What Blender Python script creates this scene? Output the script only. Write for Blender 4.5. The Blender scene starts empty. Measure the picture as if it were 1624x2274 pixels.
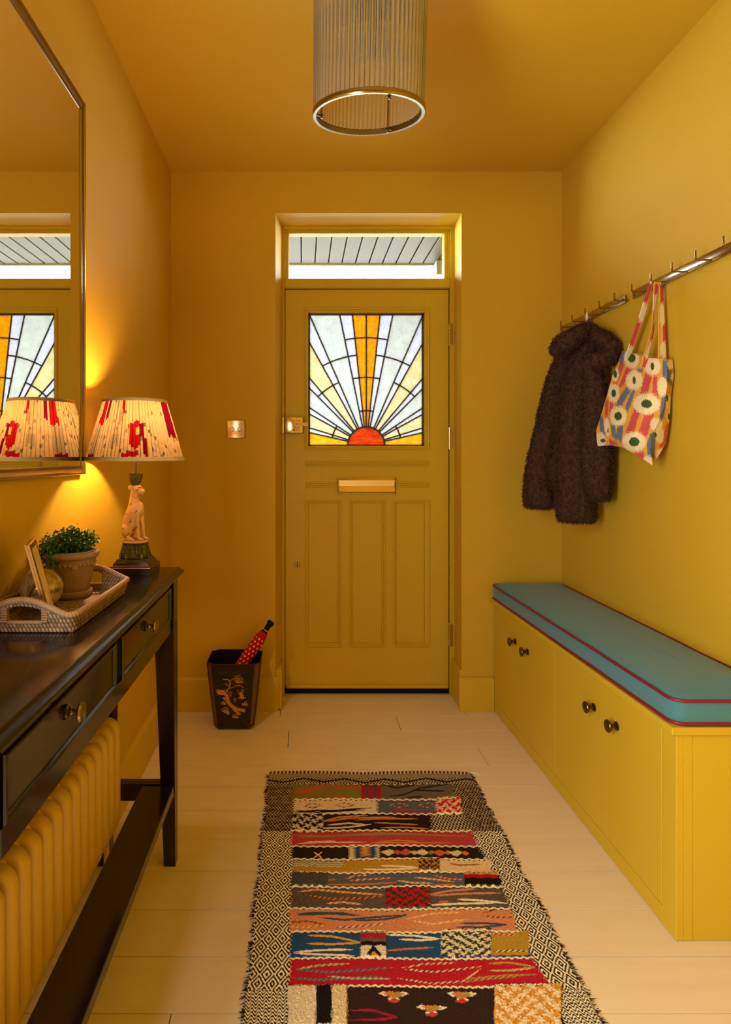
import bpy, bmesh, math, random
import numpy as np
from mathutils import Vector, Matrix, noise as mnoise

random.seed(7)
RNG = np.random.default_rng(7)
scene = bpy.context.scene
COL = scene.collection
PI = math.pi

# ---------------------------------------------------------------- camera
F = 1320.0            # focal length in pixels of the 1624 x 2274 frame
VX, VY = 672.0, 1012.0
EYE = 1.204
cam_d = bpy.data.cameras.new('camera')
cam = bpy.data.objects.new('camera', cam_d)
COL.objects.link(cam)
cam.location = (0, 0, EYE)
cam.rotation_euler = (PI / 2, 0, 0)
cam_d.sensor_fit = 'HORIZONTAL'
cam_d.sensor_width = 36
cam_d.lens = 36 * F / 1624
cam_d.shift_x = (812 - VX) / 1624
cam_d.shift_y = -(1137 - VY) / 1624
cam_d.clip_start = 0.02
scene.camera = cam

# ---------------------------------------------------------------- world, daylight, exposure
world = bpy.data.worlds.new('overcast_sky')
scene.world = world
world.use_nodes = True
bg = world.node_tree.nodes['Background']
bg.inputs['Color'].default_value = (0.90, 0.96, 1.0, 1)
bg.inputs['Strength'].default_value = 16.0

def area(name, loc, rot, sx, sy, power, col):
    d = bpy.data.lights.new(name, 'AREA')
    d.shape = 'RECTANGLE'; d.size = sx; d.size_y = sy
    d.energy = power; d.color = col
    o = bpy.data.objects.new(name, d); COL.objects.link(o)
    o.location = loc; o.rotation_euler = rot
    return o
# added fill light in an invented left-wall window opening, out of view
area('added_fill_light', (-0.632, 0.20, 1.15), (0, -PI / 2, 0), 1.30, 0.70, 28, (1.0, 0.95, 0.84))
# light portal: tells the renderer where the sky enters (the transom above the door)
pt = area('transom_portal', (0.325, 3.06, 2.225), (-PI / 2, 0, 0), 0.84, 0.26, 1, (1, 1, 1))
pt.data.cycles.is_portal = True

vs = scene.view_settings
vs.view_transform = 'Standard'
try: vs.look = 'None'
except Exception: pass
vs.gamma = 1.0
vs.use_curve_mapping = False
vs.exposure = 1.08

scene.cycles.max_bounces = 7
scene.cycles.diffuse_bounces = 4
scene.cycles.glossy_bounces = 4
scene.cycles.transmission_bounces = 6
scene.cycles.transparent_max_bounces = 7
scene.cycles.sample_clamp_indirect = 6.0
scene.cycles.adaptive_threshold = 0.05
scene.cycles.caustics_reflective = False
scene.cycles.caustics_refractive = False

# ---------------------------------------------------------------- helpers
def P(x, y, Y):
    """point at depth Y that the photograph shows at pixel (x, y)"""
    return Vector(((x - VX) * Y / F, Y, EYE - (y - VY) * Y / F))

def lin(c):
    out = []
    for v in c[:3]:
        v = v / 255.0
        out.append(v / 12.92 if v <= 0.04045 else ((v + 0.055) / 1.055) ** 2.4)
    return tuple(out)

def lin_arr(a):
    a = np.clip(np.asarray(a, float) / 255.0, 0, 1)
    return np.where(a <= 0.04045, a / 12.92, ((a + 0.055) / 1.055) ** 2.4)

def mat(name, c, rough=0.5, metal=0.0, spec=0.5, bump=None, var=0.06, vscale=9.0, attr=False, sheen=0.0, coat=0.0, trans=0.0, stretch=None):
    m = bpy.data.materials.new(name)
    m.use_nodes = True
    nt = m.node_tree
    b = nt.nodes['Principled BSDF']
    b.inputs['Roughness'].default_value = rough
    b.inputs['Metallic'].default_value = metal
    b.inputs['Specular IOR Level'].default_value = spec
    b.inputs['Sheen Weight'].default_value = sheen
    b.inputs['Coat Weight'].default_value = coat
    tc = nt.nodes.new('ShaderNodeTexCoord')
    co = tc.outputs['Object']
    if stretch:
        mp = nt.nodes.new('ShaderNodeMapping')
        mp.inputs['Scale'].default_value = stretch
        nt.links.new(co, mp.inputs['Vector']); co = mp.outputs['Vector']
    nz = nt.nodes.new('ShaderNodeTexNoise')
    nz.inputs['Scale'].default_value = vscale
    nz.inputs['Detail'].default_value = 4
    nt.links.new(co, nz.inputs['Vector'])
    mx = nt.nodes.new('ShaderNodeMix'); mx.data_type = 'RGBA'; mx.blend_type = 'MULTIPLY'
    mr = nt.nodes.new('ShaderNodeMapRange')
    mr.inputs['To Min'].default_value = 1 - var * 1.6; mr.inputs['To Max'].default_value = 1 + var * 1.6
    nt.links.new(nz.outputs['Fac'], mr.inputs['Value'])
    mx.inputs[0].default_value = 1.0
    if attr:
        at = nt.nodes.new('ShaderNodeAttribute'); at.attribute_name = 'Col'
        nt.links.new(at.outputs['Color'], mx.inputs[6])
    else:
        mx.inputs[6].default_value = (*lin(c), 1)
    nt.links.new(mr.outputs['Result'], mx.inputs[7])
    nt.links.new(mx.outputs[2], b.inputs['Base Color'])
    if bump:
        n2 = nt.nodes.new('ShaderNodeTexNoise')
        n2.inputs['Scale'].default_value = bump[0]; n2.inputs['Detail'].default_value = 3
        nt.links.new(co, n2.inputs['Vector'])
        bp = nt.nodes.new('ShaderNodeBump')
        bp.inputs['Strength'].default_value = bump[1]; bp.inputs['Distance'].default_value = bump[2]
        nt.links.new(n2.outputs['Fac'], bp.inputs['Height'])
        nt.links.new(bp.outputs['Normal'], b.inputs['Normal'])
    return m

ORG = {}
def tag(o, label=None, cat=None, group=None, kind=None):
    if label: o['label'] = label
    if cat: o['category'] = cat
    if group: o['group'] = group
    if kind: o['kind'] = kind
    return o

def thing(name, loc, label, cat, group=None, kind=None):
    o = bpy.data.objects.new(name, None)
    o.empty_display_size = 0.05
    COL.objects.link(o)
    o.location = loc
    ORG[o.name] = Vector(loc)
    return tag(o, label, cat, group, kind)

def link_mesh(name, me, parent=None, loc=(0, 0, 0), rot=None):
    o = bpy.data.objects.new(name, me)
    COL.objects.link(o)
    o.location = loc
    if rot is not None: o.rotation_euler = rot
    if parent is not None:
        o.parent = parent
        ORG[o.name] = ORG[parent.name]
    else:
        ORG[o.name] = Vector((0, 0, 0))
    return o

class MB:
    """collects shapes; build() links them as one mesh object"""
    def __init__(s):
        s.v = []; s.f = []; s.c = None; s.n = 0
    def add(s, verts, faces):
        k = s.n
        s.v.extend([tuple(p) for p in verts]); s.n += len(verts)
        s.f.extend([tuple(i + k for i in f) for f in faces])
        return s
    def box(s, x0, x1, y0, y1, z0, z1, b=0.0, seg=1):
        if x0 > x1: x0, x1 = x1, x0
        if y0 > y1: y0, y1 = y1, y0
        if z0 > z1: z0, z1 = z1, z0
        if b <= 0:
            v = [(x, y, z) for x in (x0, x1) for y in (y0, y1) for z in (z0, z1)]
            f = [(0, 1, 3, 2), (4, 6, 7, 5), (0, 4, 5, 1), (2, 3, 7, 6), (0, 2, 6, 4), (1, 5, 7, 3)]
            return s.add(v, f)
        bm = bmesh.new()
        bmesh.ops.create_cube(bm, size=1)
        for q in bm.verts:
            q.co = ((x0 + x1) / 2 + q.co.x * (x1 - x0), (y0 + y1) / 2 + q.co.y * (y1 - y0), (z0 + z1) / 2 + q.co.z * (z1 - z0))
        bmesh.ops.bevel(bm, geom=bm.edges[:], offset=min(b, (x1 - x0) * .45, (y1 - y0) * .45, (z1 - z0) * .45), segments=seg, profile=0.5, affect='EDGES')
        bm.verts.index_update()
        s.add([q.co[:] for q in bm.verts], [[q.index for q in f.verts] for f in bm.faces])
        bm.free()
        return s
    def loft(s, rings, cap=True, closed=True, loop=False):
        n = len(rings[0]); k = s.n
        for r in rings:
            s.v.extend([tuple(p) for p in r])
        s.n += n * len(rings)
        m = len(rings)
        for i in range(m if loop else m - 1):
            a = k + i * n; b = k + ((i + 1) % m) * n
            for j in range(n if closed else n - 1):
                j2 = (j + 1) % n
                s.f.append((a + j, a + j2, b + j2, b + j))
        if cap and closed and not loop:
            s.f.append(tuple(k + j for j in reversed(range(n))))
            s.f.append(tuple(k + (m - 1) * n + j for j in range(n)))
        return s
    def tube(s, path, r, seg=10, cap=True, loop=False, flat=None):
        pts = [Vector(p) for p in path]
        m = len(pts)
        rs = r if isinstance(r, (list, tuple)) else [r] * m
        rings = []
        up = None
        for i, p in enumerate(pts):
            if loop: t = pts[(i + 1) % m] - pts[i - 1]
            else: t = pts[min(i + 1, m - 1)] - pts[max(i - 1, 0)]
            t.normalize()
            if up is None:
                up = Vector((0, 0, 1)) if abs(t.z) < 0.9 else Vector((1, 0, 0))
            x = t.cross(up)
            if x.length < 1e-6: x = t.orthogonal()
            x.normalize(); y = x.cross(t); y.normalize(); up = y
            fa = flat or (1, 1)
            rings.append([p + (x * math.cos(a) * fa[0] + y * math.sin(a) * fa[1]) * rs[i] for a in [2 * PI * j / seg for j in range(seg)]])
        return s.loft(rings, cap, True, loop)
    def lathe(s, prof, c=(0, 0, 0), seg=32, axis='Z', cap=True):
        rings = []
        for r, z in prof:
            ring = []
            for j in range(seg):
                a = 2 * PI * j / seg
                u, w = r * math.cos(a), r * math.sin(a)
                if axis == 'Z': ring.append((c[0] + u, c[1] + w, c[2] + z))
                elif axis == 'X': ring.append((c[0] + z, c[1] + u, c[2] + w))
                else: ring.append((c[0] + w, c[1] + z, c[2] + u))
            rings.append(ring)
        return s.loft(rings, cap)
    def ell(s, c, r, seg=16, rows=10, rot=None):
        rings = []
        c = Vector(c)
        for i in range(1, rows):
            th = PI * i / rows
            ring = []
            for j in range(seg):
                a = 2 * PI * j / seg
                p = Vector((r[0] * math.sin(th) * math.cos(a), r[1] * math.sin(th) * math.sin(a), -r[2] * math.cos(th)))
                if rot is not None: p = rot @ p
                ring.append(c + p)
            rings.append(ring)
        return s.loft(rings, True)
    def prism(s, poly, y0, y1):
        n = len(poly)
        v = [(x, y0, z) for x, z in poly] + [(x, y1, z) for x, z in poly]
        f = [tuple(range(n)), tuple(reversed(range(n, 2 * n)))]
        f += [(i, i + n, (i + 1) % n + n, (i + 1) % n) for i in range(n)]
        return s.add(v, f)
    def mesh(s, name, m, org=(0, 0, 0), smooth=35, cols=None):
        v = np.array(s.v, dtype=np.float32).reshape(-1, 3) - np.array(org, dtype=np.float32)
        me = bpy.data.meshes.new(name)
        me.from_pydata(v.tolist(), [], s.f)
        bm = bmesh.new(); bm.from_mesh(me)
        bmesh.ops.recalc_face_normals(bm, faces=bm.faces[:])
        bm.to_mesh(me); bm.free()
        if smooth:
            me.polygons.foreach_set('use_smooth', [True] * len(me.polygons))
            me.set_sharp_from_angle(angle=math.radians(smooth))
        if cols is not None: set_cols(me, cols)
        me.materials.append(m)
        return me
    def build(s, name, m, parent=None, smooth=35, cols=None, kind=None):
        org = ORG[parent.name] if parent is not None else (0, 0, 0)
        o = link_mesh(name, s.mesh(name, m, org, smooth, cols), parent)
        if kind: o['kind'] = kind
        return o

def set_cols(me, cols):
    ca = me.color_attributes.new('Col', 'FLOAT_COLOR', 'POINT')
    a = np.ones((len(cols), 4), dtype=np.float32)
    a[:, :3] = lin_arr(cols)
    ca.data.foreach_set('color', a.ravel())

def grid_mesh(name, V, m, org=(0, 0, 0), cols=None, smooth=True, wrap=False):
    """V: rows x cols x 3 array"""
    R, C = V.shape[:2]
    idx = np.arange(R * C).reshape(R, C)
    if wrap:
        nx = np.roll(idx, -1, axis=1)
        q = np.stack([idx[:-1], nx[:-1], nx[1:], idx[1:]], -1).reshape(-1, 4)
    else:
        q = np.stack([idx[:-1, :-1], idx[:-1, 1:], idx[1:, 1:], idx[1:, :-1]], -1).reshape(-1, 4)
    me = bpy.data.meshes.new(name)
    n = len(q)
    me.vertices.add(R * C); me.loops.add(n * 4); me.polygons.add(n)
    me.vertices.foreach_set('co', (V.reshape(-1, 3) - np.array(org)).astype(np.float32).ravel())
    me.loops.foreach_set('vertex_index', q.astype(np.int32).ravel())
    me.polygons.foreach_set('loop_start', np.arange(0, n * 4, 4, dtype=np.int32))
    me.polygons.foreach_set('loop_total', np.full(n, 4, dtype=np.int32))
    me.update(calc_edges=True)
    me.polygons.foreach_set('use_smooth', np.full(n, smooth))
    if cols is not None: set_cols(me, cols.reshape(-1, 3))
    me.materials.append(m)
    me.validate()
    return me

def inpoly(px, py, poly):
    c = np.zeros(px.shape, bool)
    n = len(poly)
    for i in range(n):
        x1, y1 = poly[i]; x2, y2 = poly[(i + 1) % n]
        if y1 == y2: continue
        hit = ((y1 > py) != (y2 > py)) & (px < (x2 - x1) * (py - y1) / (y2 - y1) + x1)
        c ^= hit
    return c

def distline(px, py, pts):
    """distance to a polyline and the position (0..1) along it"""
    best = np.full(px.shape, 1e9); pos = np.zeros(px.shape)
    n = len(pts) - 1
    for i in range(n):
        x1, y1 = pts[i]; x2, y2 = pts[i + 1]
        dx, dy = x2 - x1, y2 - y1
        t = np.clip(((px - x1) * dx + (py - y1) * dy) / (dx * dx + dy * dy + 1e-9), 0, 1)
        d = np.hypot(px - x1 - t * dx, py - y1 - t * dy)
        k = d < best
        best = np.where(k, d, best); pos = np.where(k, (i + t) / n, pos)
    return best, pos

def evaluated(o):
    dg = bpy.context.evaluated_depsgraph_get()
    dg.update()
    return bpy.data.meshes.new_from_object(o.evaluated_get(dg))

def remesh(mb, name, m, voxel, smooth_it, parent):
    """union of the shapes collected in mb as one continuous skin"""
    o = mb.build(name, m, parent, smooth=0)
    r = o.modifiers.new('r', 'REMESH'); r.mode = 'VOXEL'; r.voxel_size = voxel
    if smooth_it:
        s = o.modifiers.new('s', 'SMOOTH'); s.factor = 0.5; s.iterations = smooth_it
    me = evaluated(o)
    o.modifiers.clear()
    old = o.data; o.data = me
    bpy.data.meshes.remove(old)
    me.name = name
    me.polygons.foreach_set('use_smooth', [True] * len(me.polygons))
    return o

# ---------------------------------------------------------------- materials
M = {}
OCHRE = (206, 169, 46)
M['wall'] = mat('ochre_wall_paint', OCHRE, 0.6, spec=0.2, bump=(60, 0.05, 0.002), var=0.02, vscale=2)
M['wood_paint'] = mat('ochre_eggshell_paint', (204, 172, 42), 0.45, spec=0.2, bump=(90, 0.03, 0.001), var=0.02, vscale=3)
M['floor'] = mat('cream_floor_paint', (228, 212, 182), 0.42, spec=0.4, bump=(35, 0.08, 0.002), var=0.05, vscale=5, stretch=(1, 6, 6))
M['gap'] = mat('dark_joint', (34, 24, 14), 0.8)
M['black'] = mat('black_rubber', (10, 8, 7), 0.75, spec=0.2)
M['table'] = mat('dark_brown_lacquer', (20, 13, 9), 0.15, spec=0.6, bump=(50, 0.06, 0.001), var=0.15, vscale=14, stretch=(6, 1, 6))
M['brass'] = mat('polished_brass', (222, 196, 136), 0.16, metal=1.0, var=0.04)
M['old_brass'] = mat('aged_brass', (150, 132, 92), 0.24, metal=1.0, var=0.08)
M['steel'] = mat('brushed_steel', (178, 160, 138), 0.17, metal=1.0, var=0.05)
M['bronze'] = mat('antique_bronze', (104, 84, 58), 0.3, metal=1.0, var=0.1)
M['lead'] = mat('lead_came', (78, 72, 66), 0.5, metal=0.3)
M['teal'] = mat('teal_linen', (72, 128, 138), 0.85, spec=0.2, bump=(900, 0.35, 0.0008), var=0.05, vscale=160, sheen=0.25)
M['piping'] = mat('plum_piping', (128, 16, 44), 0.5)
M['fur'] = mat('brown_teddy_fleece', (72, 48, 36), 0.85, spec=0.2, var=0.3, vscale=70)
M['rad'] = mat('ochre_radiator_enamel', (206, 168, 48), 0.4, spec=0.45, var=0.02)
M['cord'] = mat('white_cord', (232, 224, 208), 0.8)
M['attr'] = mat('printed_cotton', (255, 255, 255), 0.85, spec=0.2, bump=(700, 0.2, 0.0006), var=0.04, vscale=120, attr=True)
M['rug'] = mat('woven_wool', (255, 255, 255), 0.95, spec=0.1, bump=(420, 0.5, 0.002), var=0.13, vscale=240, attr=True)
M['lacquer_attr'] = mat('painted_black_lacquer', (255, 255, 255), 0.3, spec=0.5, var=0.02, attr=True)
M['lacquer'] = mat('black_lacquer', (22, 14, 9), 0.32, spec=0.5)
M['gold_band'] = mat('gilt_band', (104, 70, 20), 0.45, var=0.35, vscale=260)
M['foot'] = mat('turned_wood', (88, 40, 18), 0.5)
M['rattan'] = mat('rattan', (160, 130, 100), 0.55, spec=0.35, var=0.22, vscale=60)
M['rattan_dark'] = mat('rattan_shade', (96, 68, 46), 0.7, var=0.2, vscale=60)
M['terracotta'] = mat('weathered_terracotta', (152, 124, 108), 0.9, spec=0.15, bump=(120, 0.5, 0.003), var=0.16, vscale=40)
M['leaf'] = mat('green_leaf', (66, 108, 32), 0.5, spec=0.4, var=0.3, vscale=60)
M['soil'] = mat('soil', (48, 34, 22), 0.95, bump=(90, 0.8, 0.004))
M['liner'] = mat('plastic_liner', (150, 160, 158), 0.4)
M['cat'] = mat('cream_glazed_ceramic', (226, 186, 132), 0.35, spec=0.5, attr=True, var=0.08, vscale=50)
M['cat_plain'] = mat('cream_ceramic', (190, 146, 98), 0.4, spec=0.5)
M['green_glaze'] = mat('green_glaze', (66, 68, 18), 0.2, spec=0.6, var=0.3, vscale=60)
M['plinth'] = mat('black_bronzed_plinth', (44, 30, 22), 0.28, spec=0.55, var=0.2, vscale=30)
M['frame_gold'] = mat('gilt_frame', (190, 150, 92), 0.28, metal=1.0, var=0.08)
M['print'] = mat('faded_photo', (226, 210, 184), 0.35, var=0.3, vscale=22)
M['board'] = mat('pale_green_board', (58, 58, 26), 0.6, var=0.06)
M['fascia'] = mat('grey_green_fascia', (120, 140, 132), 0.6)
M['brick'] = mat('red_brick', (170, 92, 66), 0.85, var=0.15, vscale=30)
M['stone'] = mat('paving', (60, 58, 55), 0.85, var=0.1)

def simple_nodes(name):
    m = bpy.data.materials.new(name); m.use_nodes = True
    nt = m.node_tree; nt.nodes.clear()
    out = nt.nodes.new('ShaderNodeOutputMaterial')
    return m, nt, out

def clear_glass(name, tint, gloss=0.08):
    m, nt, out = simple_nodes(name)
    t = nt.nodes.new('ShaderNodeBsdfTransparent'); t.inputs['Color'].default_value = (*tint, 1)
    g = nt.nodes.new('ShaderNodeBsdfGlossy'); g.inputs['Roughness'].default_value = 0.02
    x = nt.nodes.new('ShaderNodeMixShader'); x.inputs[0].default_value = gloss
    nt.links.new(t.outputs[0], x.inputs[1]); nt.links.new(g.outputs[0], x.inputs[2])
    nt.links.new(x.outputs[0], out.inputs['Surface'])
    return m
M['pane'] = clear_glass('window_glass', (0.95, 0.97, 0.97))

def cathedral(name, c, c2=None, scale=26, streak=None):
    """textured stained glass that scatters the daylight behind it"""
    m, nt, out = simple_nodes(name)
    tc = nt.nodes.new('ShaderNodeTexCoord')
    mp = nt.nodes.new('ShaderNodeMapping')
    mp.inputs['Scale'].default_value = streak or (1, 1, 1)
    nt.links.new(tc.outputs['Object'], mp.inputs['Vector'])
    nz = nt.nodes.new('ShaderNodeTexNoise'); nz.inputs['Scale'].default_value = scale; nz.inputs['Detail'].default_value = 5
    nz.inputs['Roughness'].default_value = 0.62
    nt.links.new(mp.outputs[0], nz.inputs['Vector'])
    cr = nt.nodes.new('ShaderNodeValToRGB')
    c2 = c2 or tuple(v * 0.82 for v in c)
    T = 0.136          # heavy hand-made glass: lets a seventh of the daylight through
    cr.color_ramp.elements[0].position = 0.36; cr.color_ramp.elements[0].color = (*[(v * T) ** 0.5 for v in lin(c2)], 1)   # light crosses both faces of a pane
    cr.color_ramp.elements[1].position = 0.64; cr.color_ramp.elements[1].color = (*[(v * T) ** 0.5 for v in lin(c)], 1)
    nt.links.new(nz.outputs['Fac'], cr.inputs['Fac'])
    n2 = nt.nodes.new('ShaderNodeTexNoise'); n2.inputs['Scale'].default_value = 90; n2.inputs['Detail'].default_value = 2
    n2.inputs['Distortion'].default_value = 1.5
    nt.links.new(tc.outputs['Object'], n2.inputs['Vector'])
    bp = nt.nodes.new('ShaderNodeBump'); bp.inputs['Strength'].default_value = 0.9; bp.inputs['Distance'].default_value = 0.006
    nt.links.new(n2.outputs['Fac'], bp.inputs['Height'])
    tr = nt.nodes.new('ShaderNodeBsdfTranslucent')
    nt.links.new(cr.outputs['Color'], tr.inputs['Color']); nt.links.new(bp.outputs['Normal'], tr.inputs['Normal'])
    gl = nt.nodes.new('ShaderNodeBsdfGlossy'); gl.inputs['Roughness'].default_value = 0.15
    nt.links.new(bp.outputs['Normal'], gl.inputs['Normal'])
    x = nt.nodes.new('ShaderNodeMixShader'); x.inputs[0].default_value = 0.06
    nt.links.new(tr.outputs[0], x.inputs[1]); nt.links.new(gl.outputs[0], x.inputs[2])
    nt.links.new(x.outputs[0], out.inputs['Surface'])
    return m
M['g_white'] = cathedral('lilac_white_glass', (238, 240, 252), (214, 218, 236))
M['g_green'] = cathedral('greenish_white_glass', (226, 232, 222), (202, 210, 198))
M['g_yellow'] = cathedral('pale_yellow_glass', (240, 232, 176), (222, 208, 136))
M['g_orange'] = cathedral('orange_glass', (255, 172, 12), (246, 140, 0), 34)
M['g_amber'] = cathedral('amber_glass', (255, 190, 24), (250, 160, 8), 34)
M['g_sun'] = cathedral('red_sun_glass', (236, 84, 2), (176, 10, 0), 14, (1, 1, 6))

m, nt, out = simple_nodes('mirror_silver')
gl = nt.nodes.new('ShaderNodeBsdfGlossy'); gl.inputs['Roughness'].default_value = 0.0
gl.inputs['Color'].default_value = (0.90, 0.90, 0.86, 1)
nt.links.new(gl.outputs[0], out.inputs['Surface']); M['mirror'] = m

m, nt, out = simple_nodes('clear_glass_rod')
g = nt.nodes.new('ShaderNodeBsdfGlass'); g.inputs['IOR'].default_value = 1.46; g.inputs['Roughness'].default_value = 0.0
d_ = nt.nodes.new('ShaderNodeBsdfDiffuse'); d_.inputs['Color'].default_value = (.85, .83, .76, 1)
x = nt.nodes.new('ShaderNodeMixShader'); x.inputs[0].default_value = 0.11
nt.links.new(g.outputs[0], x.inputs[1]); nt.links.new(d_.outputs[0], x.inputs[2])
nt.links.new(x.outputs[0], out.inputs['Surface']); M['rod'] = m

def shade_cloth(name, attr):
    m, nt, out = simple_nodes(name)
    d = nt.nodes.new('ShaderNodeBsdfDiffuse'); t = nt.nodes.new('ShaderNodeBsdfTranslucent')
    x = nt.nodes.new('ShaderNodeMixShader'); x.inputs[0].default_value = 0.22
    tc = nt.nodes.new('ShaderNodeTexCoord')
    nz = nt.nodes.new('ShaderNodeTexNoise'); nz.inputs['Scale'].default_value = 260
    nt.links.new(tc.outputs['Object'], nz.inputs['Vector'])
    mr = nt.nodes.new('ShaderNodeMapRange'); mr.inputs['To Min'].default_value = 0.23; mr.inputs['To Max'].default_value = 0.35
    nt.links.new(nz.outputs['Fac'], mr.inputs['Value'])
    mx = nt.nodes.new('ShaderNodeMix'); mx.data_type = 'RGBA'; mx.blend_type = 'MULTIPLY'; mx.inputs[0].default_value = 1
    if attr:
        at = nt.nodes.new('ShaderNodeAttribute'); at.attribute_name = 'Col'
        nt.links.new(at.outputs['Color'], mx.inputs[6])
    else:
        mx.inputs[6].default_value = (*lin((214, 196, 160)), 1)
    nt.links.new(mr.outputs[0], mx.inputs[7])
    nt.links.new(mx.outputs[2], d.inputs['Color']); nt.links.new(mx.outputs[2], t.inputs['Color'])
    nt.links.new(d.outputs[0], x.inputs[1]); nt.links.new(t.outputs[0], x.inputs[2])
    nt.links.new(x.outputs[0], out.inputs['Surface'])
    return m
M['shade'] = shade_cloth('pleated_shade_cloth', True)

m, nt, out = simple_nodes('glass_orb_marbled')
g = nt.nodes.new('ShaderNodeBsdfGlass'); g.inputs['IOR'].default_value = 1.4
tc = nt.nodes.new('ShaderNodeTexCoord')
wv = nt.nodes.new('ShaderNodeTexNoise'); wv.inputs['Scale'].default_value = 16; wv.inputs['Distortion'].default_value = 2.5; wv.inputs['Detail'].default_value = 4
nt.links.new(tc.outputs['Object'], wv.inputs['Vector'])
cr = nt.nodes.new('ShaderNodeValToRGB')
cr.color_ramp.elements[0].position = 0.38; cr.color_ramp.elements[0].color = (*lin((150, 118, 66)), 1)
cr.color_ramp.elements[1].position = 0.62; cr.color_ramp.elements[1].color = (*lin((226, 200, 140)), 1)
nt.links.new(wv.outputs['Fac'], cr.inputs['Fac'])
pb = nt.nodes.new('ShaderNodeBsdfPrincipled'); pb.inputs['Roughness'].default_value = 0.05
pb.inputs['Subsurface Weight'].default_value = 0.0; pb.inputs['Coat Weight'].default_value = 1.0
nt.links.new(cr.outputs[0], pb.inputs['Base Color'])
x = nt.nodes.new('ShaderNodeMixShader'); x.inputs[0].default_value = 0.68
nt.links.new(g.outputs[0], x.inputs[1]); nt.links.new(pb.outputs[0], x.inputs[2])
nt.links.new(x.outputs[0], out.inputs['Surface']); M['orb'] = m

# ================================================================ the room
XL, XR = -0.622, 1.227
YW = 2.813            # face of the wall that holds the front door
YF = -1.90            # wall behind the camera
ZC = 2.549
OXL, OXR, OZ = -0.128, 0.753, 2.352      # door opening, room side
IXL, IXR, IZ = -0.104, 0.763, 2.358      # door opening, at the frame
YJ = 2.985            # face of the door frame

def structure(o, label, cat):
    return tag(o, label, cat, kind='structure')

# floor: a dark sub floor that carries separate planks
fl = MB().box(XL, XR, YF, YW, -0.06, -0.022).box(IXL - .03, IXR + .03, YW, 3.085, -0.06, -0.022).build('floor', M['gap'], None, 0)
structure(fl, 'cream painted floorboards laid across the hallway', 'floor')
PW = 0.1467
rows = []
y = 1.870 + PW * 8
while y > YF + 0.02:
    rows.append((max(y - PW, YF), y)); y -= PW
pr = random.Random(3)
for (a, b) in rows:
    g = 0.0012
    if a > YW - 0.02: segs = [(IXL, IXR)]; b = min(b, 3.045)
    elif b > YW: segs = [(IXL, IXR)]
    else:
        segs = [(XL, XR)]
        if abs(a - 2.457) < 0.03: segs = [(XL, -0.06), (-0.06, XR)]
        elif pr.random() < 0.4:
            c = pr.uniform(XL + 0.3, XR - 0.3); segs = [(XL, c), (c, XR)]
    dz = pr.uniform(-0.0006, 0.0)
    for (u, w) in segs:
        MB().box(u + g, w - g, a + g, b - g, -0.022, dz, 0.0003).build('plank', M['floor'], fl, 0)
    if a < YW - 0.02 < b:
        for (u, w) in ((XL, IXL), (IXR, XR)):
            MB().box(u + g, w - g, a + g, YW, -0.022, dz, 0.0003).build('plank', M['floor'], fl, 0)

structure(MB().box(XL, XR, YF, YW, ZC, ZC + 0.08).build('ceiling', M['wall'], None, 0), 'flat ochre painted ceiling', 'ceiling')
wy0, wy1, wz0, wz1 = -0.18, 0.58, 0.45, 1.85           # invented opening in the left wall for the fill light, out of view
structure(MB().box(XL - 0.12, XL, YF - 0.12, wy0, -0.06, ZC + 0.08).box(XL - 0.12, XL, wy1, 3.10, -0.06, ZC + 0.08).box(XL - 0.12, XL, wy0, wy1, -0.06, wz0).box(XL - 0.12, XL, wy0, wy1, wz1, ZC + 0.08).build('wall_left', M['wall'], None, 0), 'ochre wall behind the mirror and console table', 'wall')
structure(MB().box(XR, XR + 0.12, YF - 0.12, 3.10, -0.06, ZC + 0.08).build('wall_right', M['wall'], None, 0), 'ochre wall behind the bench and coat hooks', 'wall')
front = [(XL, -0.06), (OXL, -0.06), (OXL, OZ), (OXR, OZ), (OXR, -0.06), (XR, -0.06), (XR, ZC), (XL, ZC)]
BXL, BXR, BZ = -0.088, 0.7697, 2.362     # the splayed reveal carried on to the outside face
back = [(XL, -0.06), (BXL, -0.06), (BXL, BZ), (BXR, BZ), (BXR, -0.06), (XR, -0.06), (XR, ZC), (XL, ZC)]
wb = MB()
n = 8
wb.add([(x, YW, z) for x, z in front] + [(x, 3.10, z) for x, z in back],
       [tuple(range(n)), tuple(reversed(range(n, 2 * n)))] + [(i, i + n, (i + 1) % n + n, (i + 1) % n) for i in range(n)])
structure(wb.build('wall_back', M['wall'], None, 0), 'ochre end wall with the front door recess', 'wall')
structure(MB().box(XL, XR, YF - 0.12, YF, -0.06, ZC).build('wall_front', M['wall'], None, 0), 'ochre wall behind the viewer', 'wall')
w2 = thing('added_fill_window', (XL - .06, (wy0 + wy1) / 2, wz0), 'added tall window with a pale blind for the fill light, unseen in the left wall', 'window', kind='structure')
f2 = MB()
for (a, b, c, d) in ((wy0, wy0 + .05, wz0, wz1), (wy1 - .05, wy1, wz0, wz1), (wy0, wy1, wz0, wz0 + .05), (wy0, wy1, wz1 - .05, wz1)):
    f2.box(XL - .10, XL - .05, a, b, c, d)
f2.build('added_window_frame', M['wood_paint'], w2, 0)
MB().box(XL - .08, XL - .076, wy0 + .05, wy1 - .05, wz0 + .05, wz1 - .05).build('pane', M['pane'], w2, 0)
MB().box(XL - .03, XL - .028, wy0 + .01, wy1 - .01, wz0 + .01, wz1 - .01).build('added_blind', M['cord'], w2, 0)  # added blind, closes the invented opening behind the fill light

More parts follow.
